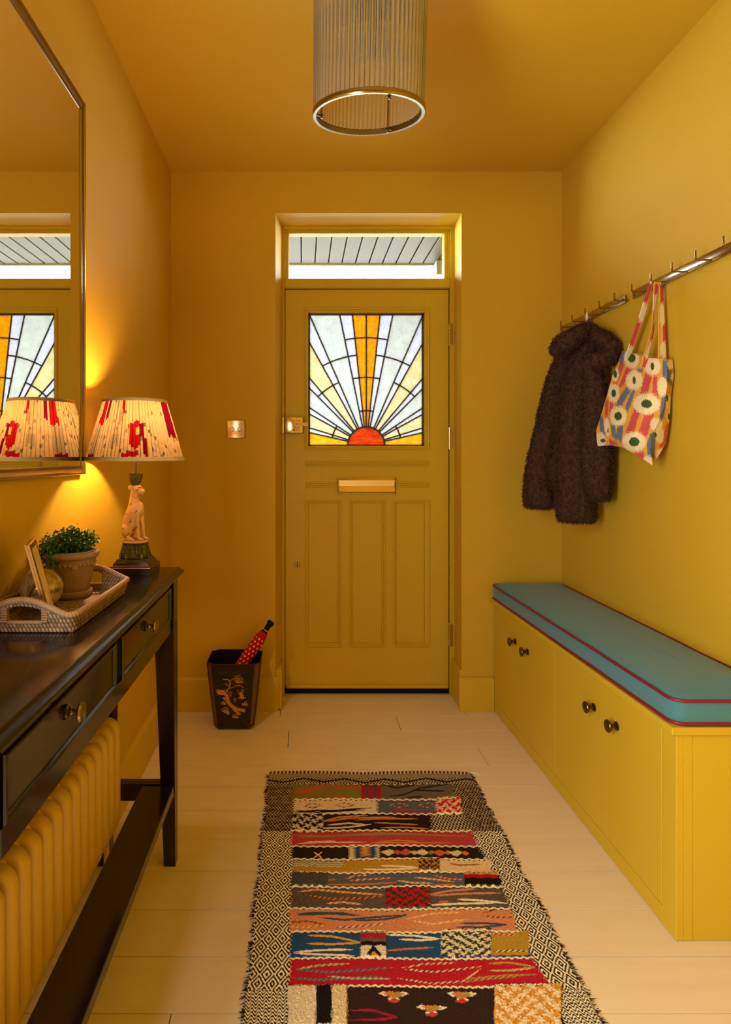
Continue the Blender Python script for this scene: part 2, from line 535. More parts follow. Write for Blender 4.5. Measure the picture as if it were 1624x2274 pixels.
# skirting boards
SH = 0.158
def skirting(name, a, b, axis, label):
    s = MB()
    prof = [(0, 0), (0.019, 0), (0.019, SH - 0.014), (0.015, SH - 0.006), (0.010, SH), (0, SH)]
    if axis == 'y+':     # along Y on the left wall
        rings = [[(XL + u, yy, z) for u, z in prof] for yy in (a, b)]
    elif axis == 'y-':
        rings = [[(XR - u, yy, z) for u, z in prof] for yy in (a, b)]
    else:
        rings = [[(xx, YW - u, z) for u, z in prof] for xx in (a, b)]
    s.loft(rings)
    return structure(s.build(name, M['wood_paint'], None, 30), label, 'skirting board')
skirting('baseboard_left', YF, YW - 0.0195, 'y+', 'ochre skirting along the mirror wall')
o = skirting('baseboard_back', XL + 0.0002, OXL + 0.014, 'x', 'ochre skirting left of the front door')
skirting('baseboard_right', OXR - 0.014, 0.902, 'x', 'ochre skirting between front door and bench')
skirting('baseboard_bench', YF, 1.45, 'y-', 'ochre skirting along the right wall before the bench')
# skirting returns inside the reveal
for nm, x0, x1, lb in (('baseboard_reveal_left', OXL, OXL + 0.03, 'skirting return in the left door reveal'), ('baseboard_reveal_right', OXR - 0.008, IXR, 'skirting return in the right door reveal')):
    structure(MB().box(x0, x1, YW + 0.0003, YJ - 0.001, 0.0, SH + 0.03, 0.003).build(nm, M['wood_paint'], None, 0), lb, 'skirting board')

# door frame and transom light
def XD(x, Y=YJ): return (x - VX) * Y / F
def ZD(y, Y=YJ): return EYE - (y - VY) * Y / F
DX0, DX1 = XD(634, 3.005), XD(996.5, 3.005)
DZ0, DZ1 = ZD(1528, 3.005), ZD(643.5, 3.005)
tr = MB()
TB0, TB1 = DZ1 + 0.004, ZD(618)           # transom bar
tr.box(IXL - .012, DX0 - 0.004, YJ, 3.085, 0, IZ + .01, 0.002)
tr.box(DX1 + 0.004, IXR + .012, YJ, 3.085, 0, IZ + .01, 0.002)
tr.box(DX0 - 0.004, DX1 + 0.004, YJ, 3.085, ZD(509), IZ + .01, 0.002)
tr.box(DX0 - 0.004, DX1 + 0.004, YJ, 3.085, TB0, TB1, 0.004)
# door stops behind the leaf
tr.box(DX0 - 0.004, DX0 + 0.014, 3.052, 3.085, 0, TB0).box(DX1 - 0.014, DX1 + 0.004, 3.052, 3.085, 0, TB0).box(DX0, DX1, 3.052, 3.085, TB0 - 0.02, TB0)
structure(tr.build('trim_1', M['wood_paint'], None, 30), 'ochre door frame with transom bar around the front door', 'door frame')
w1 = thing('window_1', ((DX0 + DX1) / 2, YJ, TB1), 'narrow clear transom window above the front door', 'window', kind='structure')
sx0, sx1 = XD(641.5, 3.02), XD(985, 3.02); sz0, sz1 = TB1, ZD(521.5, 3.02)
sf = MB()
fx0, fx1, fz1 = DX0 - 0.0035, DX1 + 0.0035, ZD(509) - 0.0005
def frame_bars(mbx, o4, i4, y0, y1, b=0.002):
    (a0, a1, c0, c1), (b0, b1, d0, d1) = o4, i4
    mbx.box(a0, b0, y0, y1, c0, c1, b).box(b1, a1, y0, y1, c0, c1, b)
    if c1 - d1 > 1e-4: mbx.box(b0, b1, y0, y1, d1, c1, b)
    if d0 - c0 > 1e-4: mbx.box(b0, b1, y0, y1, c0, d0, b)
frame_bars(sf, (fx0, fx1, TB1 + .0005, fz1), (sx0, sx1, TB1 + .002, sz1), 3.0, 3.05)
sf.build('sash', M['wood_paint'], w1, 0)
bd = MB()
frame_bars(bd, (fx0, fx1, TB1 + .0005, fz1), (fx0 + .006, fx1 - .006, TB1 + .002, fz1 - .006), 2.992, 3.0, .003)
bd.build('bead', M['wood_paint'], w1, 0)
MB().box(sx0 - .006, sx1 + .006, 3.024, 3.028, sz0 - 0.0, sz1 + .006).build('pane', M['pane'], w1, 0)

# ---------------------------------------------------------------- front door
YD = 3.005
door = thing('door_1', ((DX0 + DX1) / 2, YD, 0.0), 'ochre panelled front door with a sunrise stained glass light', 'door', kind='structure')
GX0, GX1, GZ0, GZ1 = XD(684.5, YD), XD(943.5, YD), ZD(991.5, YD), ZD(693.5, YD)
MX0, MX1, MZ0, MZ1 = XD(677, YD), XD(954, YD), ZD(998, YD), ZD(683, YD)
lf = MB()
lf.box(DX0, GX0, YD, YD + .044, DZ0, DZ1, .0015).box(GX1, DX1, YD, YD + .044, DZ0, DZ1, .0015)
lf.box(GX0 - .001, GX1 + .001, YD, YD + .044, GZ1, DZ1, .0).box(GX0 - .001, GX1 + .001, YD, YD + .044, ZD(1111, YD), GZ0, 0)
px = [(679.5, 757.5), (777.5, 855), (874.5, 953.5)]
pz0, pz1 = ZD(1436, YD), ZD(1111, YD)
lf.box(GX0 - .001, GX1 + .001, YD, YD + .044, DZ0, pz0)
edges = [GX0 - .001] + [XD(v, YD) for pr_ in px for v in pr_] + [GX1 + .001]
lf2 = [(edges[0], edges[1]), (edges[2], edges[3]), (edges[4], edges[5]), (edges[6], edges[7])]
for a, b in lf2:
    if b > a: lf.box(a, b, YD, YD + .044, pz0, pz1)
lf.build('door_leaf', M['wood_paint'], door, 0)
def moulding(name, x0, x1, z0, z1, steps):
    """nested rectangular rings: (inset, y)"""
    mb = MB()
    rings = [[(x0 + i, yy, z0 + i), (x1 - i, yy, z0 + i), (x1 - i, yy, z1 - i), (x0 + i, yy, z1 - i)] for i, yy in steps]
    mb.loft(rings, cap=False)
    return mb.build(name, M['wood_paint'], door, 25)
moulding('glazing_moulding', MX0, MX1, MZ0, MZ1, [(0, YD + .001), (0, YD - .006), (.004, YD - .009), (.009, YD - .007), (.012, YD - .001), (.014, YD + .004), (.0175, YD + .005), (.0185, YD + .022)])
for a, b in px:
    x0, x1 = XD(a, YD), XD(b, YD)
    MB().box(x0 - .002, x1 + .002, YD + .013, YD + .030, pz0 - .002, pz1 + .002).build('door_panel', M['wood_paint'], door, 0)
    moulding('panel_moulding', x0 - .001, x1 + .001, pz0 - .001, pz1 + .001, [(-.0022, YD + .0005), (-.0018, YD - .0045), (.003, YD - .0065), (.0065, YD - .005), (.0075, YD + .002), (.011, YD + .0045), (.0145, YD + .005), (.0165, YD + .0135)])
for (y0, y1, xs) in ((1022.5, 1037, [(677.5, 953)]), (1069, 1083.5, [(678, 751), (878, 953.5)])):
    for (a, b) in xs:
        r = MB()
        z0, z1 = ZD(y1, YD), ZD(y0, YD); st = (z1 - z0) / 3
        for k in range(3):
            zc = z0 + st * (k + .5)
            prof = [(YD + .001, zc - st * .46)] + [(YD - .0045 * math.sin(PI * t / 6), zc - st * .46 * math.cos(PI * t / 6)) for t in range(1, 6)] + [(YD + .001, zc + st * .46)]
            r.loft([[(xx, yy, zz) for yy, zz in prof] for xx in (XD(a, YD), XD(b, YD))])
        r.build('reeded_strip', M['wood_paint'], door, 50)
MB().box(DX0 + .004, DX1 - .002, YD - .013, YD + .0, DZ0 + .001, DZ0 + .018, .004).build('weather_bar', M['wood_paint'], door, 0)
MB().box(DX0 - .003, DX1 + .003, YD + .004, YD + .046, 0.0005, DZ0 + .0005).build('draught_seal', M['black'], door, 0)

# stained glass: polar cells clipped to the light
win = thing('stained_glass_light', ((GX0 + GX1) / 2, YD + .026, GZ0), None, None)
win.parent = door; win.location = Vector(win.location) - ORG[door.name]
SC = (GX1 - GX0 - 0.012) / (1203 - 303.0)       # metres per traced pixel
CX, CZ = (GX0 + GX1) / 2 + 0.002, GZ0 + 0.006
RX0, RX1, RZ0, RZ1 = GX0 + .005, GX1 - .005, GZ0 + .005, GZ1 - .005
def clip_rect(poly):
    def clip(pts, ins, inter):
        outp = []
        for i in range(len(pts)):
            a, b = pts[i - 1], pts[i]
            if ins(b):
                if not ins(a): outp.append(inter(a, b))
                outp.append(b)
            elif ins(a): outp.append(inter(a, b))
        return outp
    def ix(v): return lambda a, b: (v, a[1] + (b[1] - a[1]) * (v - a[0]) / (b[0] - a[0]))
    def iz(v): return lambda a, b: (a[0] + (b[0] - a[0]) * (v - a[1]) / (b[1] - a[1]), v)
    for ins, it in ((lambda p: p[0] >= RX0, ix(RX0)), (lambda p: p[0] <= RX1, ix(RX1)), (lambda p: p[1] >= RZ0, iz(RZ0)), (lambda p: p[1] <= RZ1, iz(RZ1))):
        if poly: poly = clip(poly, ins, it)
    return poly
ANG = [0, 6.04, 11.5, 23.5, 28.9, 40.1, 44.8, 56.4, 61.1, 72.8, 77.3, 90]
SECT = ['g_orange', 'g_white', 'g_green', 'g_white', 'g_yellow', 'g_white', 'g_green', 'g_white', 'g_yellow', 'g_white', 'g_amber']
CUTS = [[275, 540, 855], [275, 540, 720, 855], [720], [545, 720], [545], [545], [], [278], [278], [278], []]
R0 = 147 * SC
def pol(r, deg): return (CX + r * math.sin(math.radians(deg)), CZ + r * math.cos(math.radians(deg)))
YG = YD + .026
for sgn in (-1, 1):
    for k in range(11):
        a0, a1 = ANG[k], ANG[k + 1]
        rs = [R0] + [c * SC for c in CUTS[k]] + [2.0]
        for i in range(len(rs) - 1):
            st = [a0 + (a1 - a0) * t / 6 for t in range(7)]
            poly = [pol(rs[i], sgn * a) for a in st] + [pol(rs[i + 1], sgn * a) for a in reversed(st)]
            poly = clip_rect(poly)
            if len(poly) < 3: continue
            ar = abs(sum(poly[j - 1][0] * poly[j][1] - poly[j][0] * poly[j - 1][1] for j in range(len(poly)))) / 2
            if ar < 2e-6: continue
            MB().prism(poly, YG, YG + .003).build('pane', M[SECT[k]], win, 0)
sun = [pol(R0, a) for a in range(-90, 91, 9)]
MB().prism(clip_rect(sun), YG, YG + .003).build('pane', M['g_sun'], win, 0)
ld = MB()
def came(p, q, w=.0031):
    p = Vector((p[0], p[1])); q = Vector((q[0], q[1])); d = q - p
    if d.length < 1e-5: return
    n = Vector((-d.y, d.x)).normalized() * w
    ld.prism([(p.x + n.x, p.y + n.y), (p.x - n.x, p.y - n.y), (q.x - n.x, q.y - n.y), (q.x + n.x, q.y + n.y)], YG - .003, YG + .006)
def exit_r(deg):
    s, c = math.sin(math.radians(deg)), math.cos(math.radians(deg)); t = 9
    if s > 1e-6: t = min(t, (RX1 - CX) / s)
    if s < -1e-6: t = min(t, (RX0 - CX) / s)
    if c > 1e-6: t = min(t, (RZ1 - CZ) / c)
    return t
for sgn in (-1, 1):
    for a in ANG[:-1]:
        if a == 0 and sgn == 1: continue
        came(pol(R0, sgn * a), pol(exit_r(sgn * a), sgn * a))
    for k in range(11):
        for c in CUTS[k]:
            st = [ANG[k] + (ANG[k + 1] - ANG[k]) * t / 5 for t in range(6)]
            for t in range(5):
                p, q = pol(c * SC, sgn * st[t]), pol(c * SC, sgn * st[t + 1])
                if RX0 < p[0] < RX1: came(p, q)
for t in range(20): came(pol(R0, -90 + 9 * t), pol(R0, -81 + 9 * t), .004)
for p, q in (((GX0, RZ0), (GX1, RZ0)), ((GX0, RZ1), (GX1, RZ1)), ((RX0, GZ0), (RX0, GZ1)), ((RX1, GZ0), (RX1, GZ1))): came(p, q, .005)
ld.build('lead_came', M['lead'], win, 0)

# letter plate, lock, keyhole, hinges
lp = MB()
lx0, lx1, lz0, lz1 = XD(750.5, YD), XD(878, YD), ZD(1096.5, YD), ZD(1061, YD)
lp.box(lx0, lx1, YD - .007, YD - .0005, lz0, lz1, .0015)
lpo = lp.build('letter_plate', M['brass'], door, 0)
fp = MB(); zz = [lz1 - .003, lz1 - .012, (lz0 + lz1) / 2, lz0 + .012, lz0 + .004]
yy = [YD - .010, YD - .014, YD - .010, YD - .020, YD - .013]
fp.loft([[(lx0 + .005, YD - .006, z), (lx1 - .005, YD - .006, z), (lx1 - .005, y_, z), (lx0 + .005, y_, z)] for z, y_ in zip(zz, yy)])
fp.build('letter_flap', M['brass'], lpo, 20)
for xx in (lx0 + .002, lx1 - .002):
    MB().tube([(xx, YD - .012, lz0 - .002), (xx, YD - .012, lz1 + .002)], .0035, 8).build('flap_pivot', M['brass'], lpo)
lk = MB().box(XD(633, 2.98), XD(672.5, 2.98), YD - .034, YD - .0005, ZD(961.5, 2.98), ZD(926, 2.98), .004, 2).build('rim_lock', M['brass'], door, 40)
MB().box(XD(624.5, 2.98), XD(631.5, 2.98), YD - .036, YJ - .0005, ZD(962, 2.98), ZD(926, 2.98), .004, 2).build('lock_keep', M['brass'], lk, 40)
kx, kz = XD(659, 2.96), ZD(942, 2.96)
MB().lathe([(.0005, -.014), (.017, -.014), (.019, -.010), (.019, 0)], (kx, YD - .034, kz), 24, 'Y').build('lock_knob', M['brass'], lk)
MB().loft([[(x_, y_, z_) for (y_, z_) in ((YD - .046, kz + h), (YD - .046, kz - h), (YD - .036, kz - h), (YD - .036, kz + h))] for x_, h in ((kx + .006, .012), (kx + .028, .008), (kx + .054, .010), (kx + .058, .008))]).build('lock_lever', M['brass'], lk, 40)
MB().lathe([(.004, -.003), (.004, 0)], (XD(653, 2.96), YD - .034, ZD(954.5, 2.96)), 12, 'Y').build('lock_button', M['gap'], lk)
MB().lathe([(.002, -.001), (.0045, -.0025), (.005, 0)], (kx - .001, YD - .048, kz + .001), 12, 'Y').build('lock_cylinder', M['old_brass'], lk)
ek = MB().lathe([(.0005, -.004), (.013, -.004), (.0148, -.002), (.0148, -.0005)], (XD(660.5, YD), YD, ZD(1255, YD)), 24, 'Y').build('keyhole_escutcheon', M['old_brass'], door)
MB().box(XD(659.6, YD), XD(661.4, YD), YD - .0046, YD - .0042, ZD(1259, YD), ZD(1252, YD)).build('keyhole', M['black'], ek, 0)
for (y0, y1) in ((718, 765), (950, 996), (1387, 1436)):
    h = MB()
    xh = DX1 + .003; z0, z1 = ZD(y1, 2.98), ZD(y0, 2.98)
    for k in range(5):
        a, b = z0 + (z1 - z0) * k / 5, z0 + (z1 - z0) * (k + 1) / 5
        h.tube([(xh, YD - .006, a + .0006), (xh, YD - .006, b - .0006)], .0055, 12)
    h.box(xh - .001, xh + .014, YJ - .0025, YJ - .0003, z0, z1)
    h.tube([(xh, YD - .006, z0 - .003), (xh, YD - .006, z1 + .003)], .003, 8)
    h.build('hinge', M['brass'], door)

# light switch
sp = P(524.5, 953, YW)
sw = thing('light_switch', sp, 'square brass dimmer switch plate left of the front door', 'light switch')
pl = MB()
hs = .0435
pl.loft([[(sp.x + sx * (hs - i), YW - d, sp.z + sz * (hs - i)) for sx, sz in ((-1, -1), (1, -1), (1, 1), (-1, 1))] for i, d in ((0, .0003), (0, .002), (.003, .005), (.022, .0075))])
pl.build('plate', M['brass'], sw, 25)
for dx in (-.0155, .0155):
    MB().lathe([(.0005, -.016), (.0085, -.016), (.0098, -.014), (.0105, -.007)], (sp.x + dx * 1.05, YW, sp.z - .001), 20, 'Y').build('dimmer_knob', M['old_brass'], sw)

# ---------------------------------------------------------------- porch outside
po = thing('porch_roof', (0.3, 3.2, 2.43), 'pale green boarded porch soffit seen through the transom', 'porch roof')
ZS = 2.435
x = -1.30
while x < 1.02:
    MB().box(x, x + .077, 3.12, 3.82, ZS, ZS + .018, .002).build('board', M['board'], po, 0)
    x += .0865
MB().box(-1.35, 1.10, 3.12, 3.85, ZS + .0185, ZS + .04).build('backing', M['gap'], po, 0)
MB().box(-1.35, 1.10, 3.825, 3.85, ZS - .006, ZS + .018, .003).build('fascia', M['fascia'], po, 0)
bk = MB().box(.845, 1.0, 3.74, 3.82, ZS - .09, ZS - .001).build('bracket', M['fascia'], po, 0)
pier = thing('brick_pier', (1.02, 3.45, 0.0), 'red brick porch pier at the right edge of the transom view', 'pier')
MB().box(.915, 1.14, 3.13, 3.72, 0, ZS - .101).build('mortar', M['stone'], pier, 0)
bme = None
z = 0.004; k = 0
while z + .065 < ZS - .10:
    for j in range(3):
        y0 = 3.125 + j * .2
        MB().box(.905, 1.15, y0 + .004, y0 + .192, z, z + .065, .002).build('brick', M['brick'], pier, 0)
    z += .075; k += 1
structure(MB().box(IXL - .1, IXR + .1, 3.0865, 3.099, -.10, DZ0 + .012).build('sill_light_block', M['gap'], None, 0), 'added sill block against daylight leaking under the front door', 'sill')  # unseen block added to stop daylight leaking in under the door
structure(MB().box(-6, 6, 3.10, 14, -.10, -.03).build('floor_outside', M['stone'], None, 0), 'grey paving outside the front door', 'paving')
structure(MB().box(-6, XL - .12, 3.10, 3.16, -.03, 5).box(XR + .12, 6, 3.10, 3.16, -.03, 5).box(-.8, 1.4, 3.1001, 3.16, ZC, 5).build('wall_outside', M['brick'], None, 0), 'brick house front outside', 'wall')

# ================================================================ bench with storage
def bx(y, near=0.927, far=0.9035):      # the front is a hair out of square with the wall
    t = (2.81 - y) / (2.81 - 1.474)
    return far + (near - far) * t
def skew_box(mb, y0, y1, dx0, x1, z0, z1, b=0.0):
    """box whose front face follows the bench front; dx0 = offset from that front, x1 = fixed back or offset tuple"""
    bm = bmesh.new()
    bmesh.ops.create_cube(bm, size=1)
    for q in bm.verts:
        yy = y1 if q.co.y > 0 else y0
        xa = bx(yy) + dx0
        xb = bx(yy) + x1[0] if isinstance(x1, tuple) else x1
        q.co = (xb if q.co.x > 0 else xa, yy, z1 if q.co.z > 0 else z0)
    if b: bmesh.ops.bevel(bm, geom=bm.edges[:], offset=b, segments=1, profile=.5, affect='EDGES')
    bm.verts.index_update()
    mb.add([q.co[:] for q in bm.verts], [[q.index for q in f.verts] for f in bm.faces])
    bm.free()
BN, BFAR, BB = 1.474, 2.808, 1.2255
bench = thing('storage_bench', (1.07, 2.14, 0), 'built-in ochre storage bench along the right wall under the coat hooks', 'bench')
c = MB(); skew_box(c, BN + .018, BFAR, .019, BB, 0.002, .5145); c.build('carcass', M['gap'], bench, 0)
c = MB(); skew_box(c, BN, 1.5295, 0, (.0185,), 0.001, .5145, .001); skew_box(c, 1.5295, BFAR, 0, (.0185,), 0.001, .0455, .001)
c.build('face_frame', M['wood_paint'], bench, 0)
c = MB(); skew_box(c, BN, BN + .0175, .019, (.042,), 0.001, .5145, .001); c.build('end_stile', M['wood_paint'], bench, 0)
c = MB(); skew_box(c, BN + .001, BN + .0175, .0425, BB, 0.001, .5145, .001); c.build('end_panel', M['wood_paint'], bench, 0)
for (a, b) in ((1.5322, 2.1516), (2.1546, 2.800)):
    c = MB(); skew_box(c, a, b, 0, (.0185,), .0475, .5125, .0012); c.build('bench_door', M['wood_paint'], bench, 0)
c = MB(); skew_box(c, BN - .012, BFAR, -.017, BB, .515, .5345, .002); c.build('bench_lid', M['wood_paint'], bench, 0)
for (x, y) in ((1135, 1430), (1160.5, 1453), (1298, 1567), (1345, 1606)):
    Y = .889 * F / (x - VX) ; xf = bx(Y)
    MB().lathe([(.013, 0.0003), (.013, -.003), (.0065, -.007), (.0055, -.016), (.010, -.021), (.0175, -.024), (.0185, -.027), (.017, -.0295), (.0005, -.0305)], (xf, Y, .411), 24, 'X').build('knob', M['bronze'], bench)

# cushion
cu = thing('bench_cushion', (1.07, 2.14, .5345), 'long teal linen bench cushion edged with plum piping', 'cushion')
def cushion_outline(inset, n=7):
    r = .035
    y0, y1 = BN - .004 + inset, 2.800 - inset
    pts = []
    corners = [(bx(y0) - .006 + inset, y0, 0), (BB - .004 - inset, y0, 1), (BB - .004 - inset, y1, 2), (bx(y1) - .012 + inset, y1, 3)]
    rr = max(.006, r - inset)
    for (x_, y_, k) in corners:
        cx = x_ + rr * (1 if k in (0, 3) else -1); cy = y_ + rr * (1 if k in (0, 1) else -1)
        for t in range(n):
            a = PI + k * PI / 2 + PI / 2 * t / (n - 1)
            pts.append((cx + rr * math.cos(a), cy + rr * math.sin(a)))
    # finer along the long sides
    outp = []
    for i in range(len(pts)):
        a, b = pts[i], pts[(i + 1) % len(pts)]
        outp.append(a)
        L = math.hypot(b[0] - a[0], b[1] - a[1])
        k = int(L / .04)
        for t in range(1, k): outp.append((a[0] + (b[0] - a[0]) * t / k, a[1] + (b[1] - a[1]) * t / k))
    return outp
base_out = cushion_outline(0)
cen = (1.07, 2.14)
ZB = .5352
def ring_at(inset, z, wob=0):
    base = np.array(base_out)
    # inset towards the long axis of the cushion
    o_ = np.array(base_out)
    xm = (o_[:, 0].min() + o_[:, 0].max()) / 2
    ym0, ym1 = o_[:, 1].min() + .16, o_[:, 1].max() - .16
    res = []
    for (x_, y_) in base_out:
        ty = min(max(y_, ym0), ym1)
        d = Vector((xm - x_, ty - y_)); L = d.length
        if L > 1e-6: d /= L
        q = min(inset, L * .98)
        w = wob * mnoise.noise(Vector((x_ * 9, y_ * 9, 2.0)))
        res.append((x_ + d.x * q, y_ + d.y * q, z + w))
    return res
cb = MB()
cb.loft([ring_at(.006, ZB), ring_at(.000, ZB + .006), ring_at(-.002, ZB + .022, .002), ring_at(-.003, ZB + .036, .002), ring_at(0, ZB + .056, .0015), ring_at(.004, ZB + .064, .001),
         ring_at(.02, ZB + .071, .0015), ring_at(.05, ZB + .079, .002), ring_at(.09, ZB + .084, .0025), ring_at(.13, ZB + .0865, .002), ring_at(.15, ZB + .087, .002)])
cb.build('cushion_pad', M['teal'], cu, 60)
for z, ins in ((ZB + .0055, -.001), (ZB + .062, -.001)):
    MB().tube([(p[0], p[1], p[2]) for p in ring_at(ins, z, .0022)], .0044, 8, loop=True).build('piping', M['piping'], cu, 80)

# ================================================================ coat rails
def coat_rail(y0, y1, hooks, label):
    r = thing('coat_rail', (XR, (y0 + y1) / 2, 1.795), label, 'coat rail', 'coat rails on the right wall')
    b = MB().box(XR - .0135, XR - .0095, y0, y1, 1.780, 1.811, .0018, 2); b.build('rail', M['steel'], r, 40)
    for yy in (y0 + .012, y1 - .012):
        MB().lathe([(.0035, -.0165), (.0045, -.0145), (.0045, -.0136)], (XR, yy, 1.795), 12, 'X').build('screw', M['old_brass'], r)
        MB().tube([(XR - .0094, yy, 1.795), (XR - .0003, yy, 1.795)], .005, 10).build('spacer', M['old_brass'], r)
    for x in hooks:
        Y = 1.165 * F / (x - VX)
        p = [(XR - .0095, Y, 1.784)] + [(XR - .05, Y, 1.784)] + [(XR - .053 - .009 * math.sin(t), Y, 1.784 + .009 * (1 - math.cos(t))) for t in (.3, .7, 1.1, 1.4)] + [(XR - .062, Y, 1.797), (XR - .062, Y, 1.812)]
        MB().tube(p, .0029, 10).build('hook', M['old_brass'], r)
    return r
coat_rail(2.236, 2.802, (1246, 1271, 1300, 1331, 1365), 'steel coat rail with five hooks carrying the brown fleece coat')
coat_rail(1.625, 2.187, (1403, 1446, 1492.5, 1545, 1607), 'steel coat rail with five hooks carrying the tote bag')

# ================================================================ fleece coat
coat = thing('fleece_coat', (1.16, 2.44, 1.78), 'dark brown fleece coat hanging by its loop in the corner', 'coat')
cm = MB()
def piece(st, seg=20):
    """st: (y_pixel, x_left, x_right, depth Y, half thickness)"""
    rings = []
    for (y, a, b, Y, t) in st:
        c_ = P((a + b) / 2, y, Y); hw = (b - a) / 2 * Y / F
        # the ring lies across the line of sight
        d = Vector((c_.x, c_.y)).normalized(); s_ = Vector((d.y, -d.x))
        ring = []
        for j in range(seg):
            an = 2 * PI * j / seg
            u = hw * math.copysign(abs(math.cos(an)) ** .8, math.cos(an)); w = t * math.copysign(abs(math.sin(an)) ** .8, math.sin(an))
            ring.append((min(c_.x + s_.x * u + d.x * w, XR - .012), min(c_.y + s_.y * u + d.y * w, YW - .012), c_.z))
        rings.append(ring)
    cm.loft(rings)
sA = [(772, 1246, 1282, 2.50, .03), (800, 1234, 1276, 2.52, .045), (850, 1213, 1257, 2.54, .05), (920, 1199, 1245, 2.54, .052), (960, 1189, 1236, 2.54, .052), (1012, 1177, 1219, 2.54, .05), (1060, 1169, 1220, 2.54, .05), (1085, 1167, 1224, 2.54, .052), (1112, 1166, 1229, 2.54, .054), (1126, 1169, 1227, 2.54, .05)]
sB = [(762, 1284, 1322, 2.38, .03), (790, 1274, 1322, 2.39, .04), (850, 1255, 1322, 2.39, .055), (922, 1246, 1322, 2.39, .06), (988, 1242, 1322, 2.39, .06), (1052, 1240, 1320, 2.39, .06), (1110, 1240, 1318, 2.39, .06), (1145, 1241, 1318, 2.39, .06), (1157, 1245, 1314, 2.39, .05)]
sC = [(785, 1300, 1330, 2.33, .03), (830, 1300, 1337, 2.31, .04), (870, 1298, 1344, 2.30, .045), (940, 1296, 1352, 2.29, .045), (1000, 1296, 1357, 2.29, .045), (1076, 1298, 1354, 2.29, .045), (1098, 1308, 1353, 2.29, .042), (1110, 1318, 1348, 2.29, .03)]
sD = [(850, 1250, 1290, 2.49, .035), (960, 1232, 1280, 2.49, .035), (1020, 1221, 1270, 2.49, .035), (1060, 1220, 1262, 2.49, .035), (1088, 1230, 1258, 2.49, .03)]
for s_ in (sA, sB, sC, sD): piece(s_)
def ipath(pts): return [P(x, y, Y) for x, y, Y in pts]
def clampx(mb, k):
    for i in range(k, mb.n):
        x_, y_, z_ = mb.v[i]; mb.v[i] = (min(x_, XR - .012), min(y_, YW - .012), z_)
k = cm.n
cm.tube(ipath([(1306, 726, 2.36), (1288, 738, 2.33), (1268, 751, 2.32), (1250, 763, 2.33), (1238, 774, 2.36), (1231, 784, 2.40)]), [.022, .030, .033, .033, .027, .012], 14)
cm.tube(ipath([(1300, 726, 2.37), (1322, 742, 2.33), (1343, 754, 2.30), (1357, 772, 2.275), (1355, 791, 2.265), (1340, 800, 2.265), (1322, 801, 2.27), (1307, 806, 2.29)]), [.022, .028, .031, .032, .032, .031, .029, .022], 14)
cm.tube(ipath([(1304, 718, 2.42), (1305, 736, 2.41), (1306, 765, 2.42)]), [.010, .035, .035], 14)
cm.tube(ipath([(1300, 806, 2.29), (1312, 830, 2.28), (1316, 900, 2.27)]), [.016, .018, .010], 12)
clampx(cm, k)
co = remesh(cm, 'coat_body', M['fur'], .006, 2, coat)
me = co.data
nv = len(me.vertices)
V = np.empty(nv * 3, np.float32); me.vertices.foreach_get('co', V); V = V.reshape(-1, 3)
N = np.empty(nv * 3, np.float32); me.vertices.foreach_get('normal', N); N = N.reshape(-1, 3)
org = np.array(ORG[coat.name])
disp = np.array([mnoise.noise(Vector(p) * 55) * .0045 + mnoise.noise(Vector(p) * 22) * .004 for p in V], np.float32)
V2 = V + N * disp[:, None]
V2[:, 0] = np.minimum(V2[:, 0] + org[0], XR - .006) - org[0]
V2[:, 1] = np.minimum(V2[:, 1] + org[1], YW - .006) - org[1]
me.vertices.foreach_set('co', V2.ravel()); me.update()
# fleece tufts: short curved blades all over the coat
polys = np.array([p.center[:] for p in me.polygons], np.float32)
pn = np.array([p.normal[:] for p in me.polygons], np.float32)
n_t = 70000
pick = RNG.integers(0, len(polys), n_t)
p0 = polys[pick] + RNG.normal(0, .003, (n_t, 3)); nn = pn[pick]
dirv = nn * 0.75 + RNG.normal(0, .42, (n_t, 3)) + np.array([0, 0, -.38])
dirv /= np.linalg.norm(dirv, axis=1)[:, None]
side = np.cross(dirv, RNG.normal(0, 1, (n_t, 3))); side /= np.linalg.norm(side, axis=1)[:, None]
ln = RNG.uniform(.005, .0115, (n_t, 1)); wd = RNG.uniform(.0005, .0011, (n_t, 1))
bend = np.array([0, 0, -1]) * ln * .35
TV = np.stack([p0 - side * wd, p0 + side * wd, p0 + dirv * ln * .6 + side * wd * .7, p0 + dirv * ln + bend], 1)
TV[..., 0] = np.minimum(TV[..., 0] + org[0], XR - .003) - org[0]
TV[..., 1] = np.minimum(TV[..., 1] + org[1], YW - .003) - org[1]
tm = bpy.data.meshes.new('fleece_pile')
idx = np.arange(n_t * 4).reshape(-1, 4)
tm.from_pydata(TV.reshape(-1, 3).tolist(), [], idx.tolist())
tm.polygons.foreach_set('use_smooth', [True] * n_t)
tm.materials.append(M['fur'])
o = link_mesh('fleece_pile', tm, coat); o['kind'] = 'stuff'
# hanging loop on the hook
hk = 1.165 * F / (1300 - VX)
lp_ = [Vector((XR - .057, hk - .004, 1.789)), Vector((XR - .056, hk - .006, 1.775)), P(1303, 716, 2.42), Vector((XR - .055, hk + .005, 1.774)), Vector((XR - .056, hk + .003, 1.789)), Vector((XR - .057, hk, 1.7915))]
MB().tube(lp_, .0042, 8, loop=True).build('hanging_loop', M['cord'], coat)

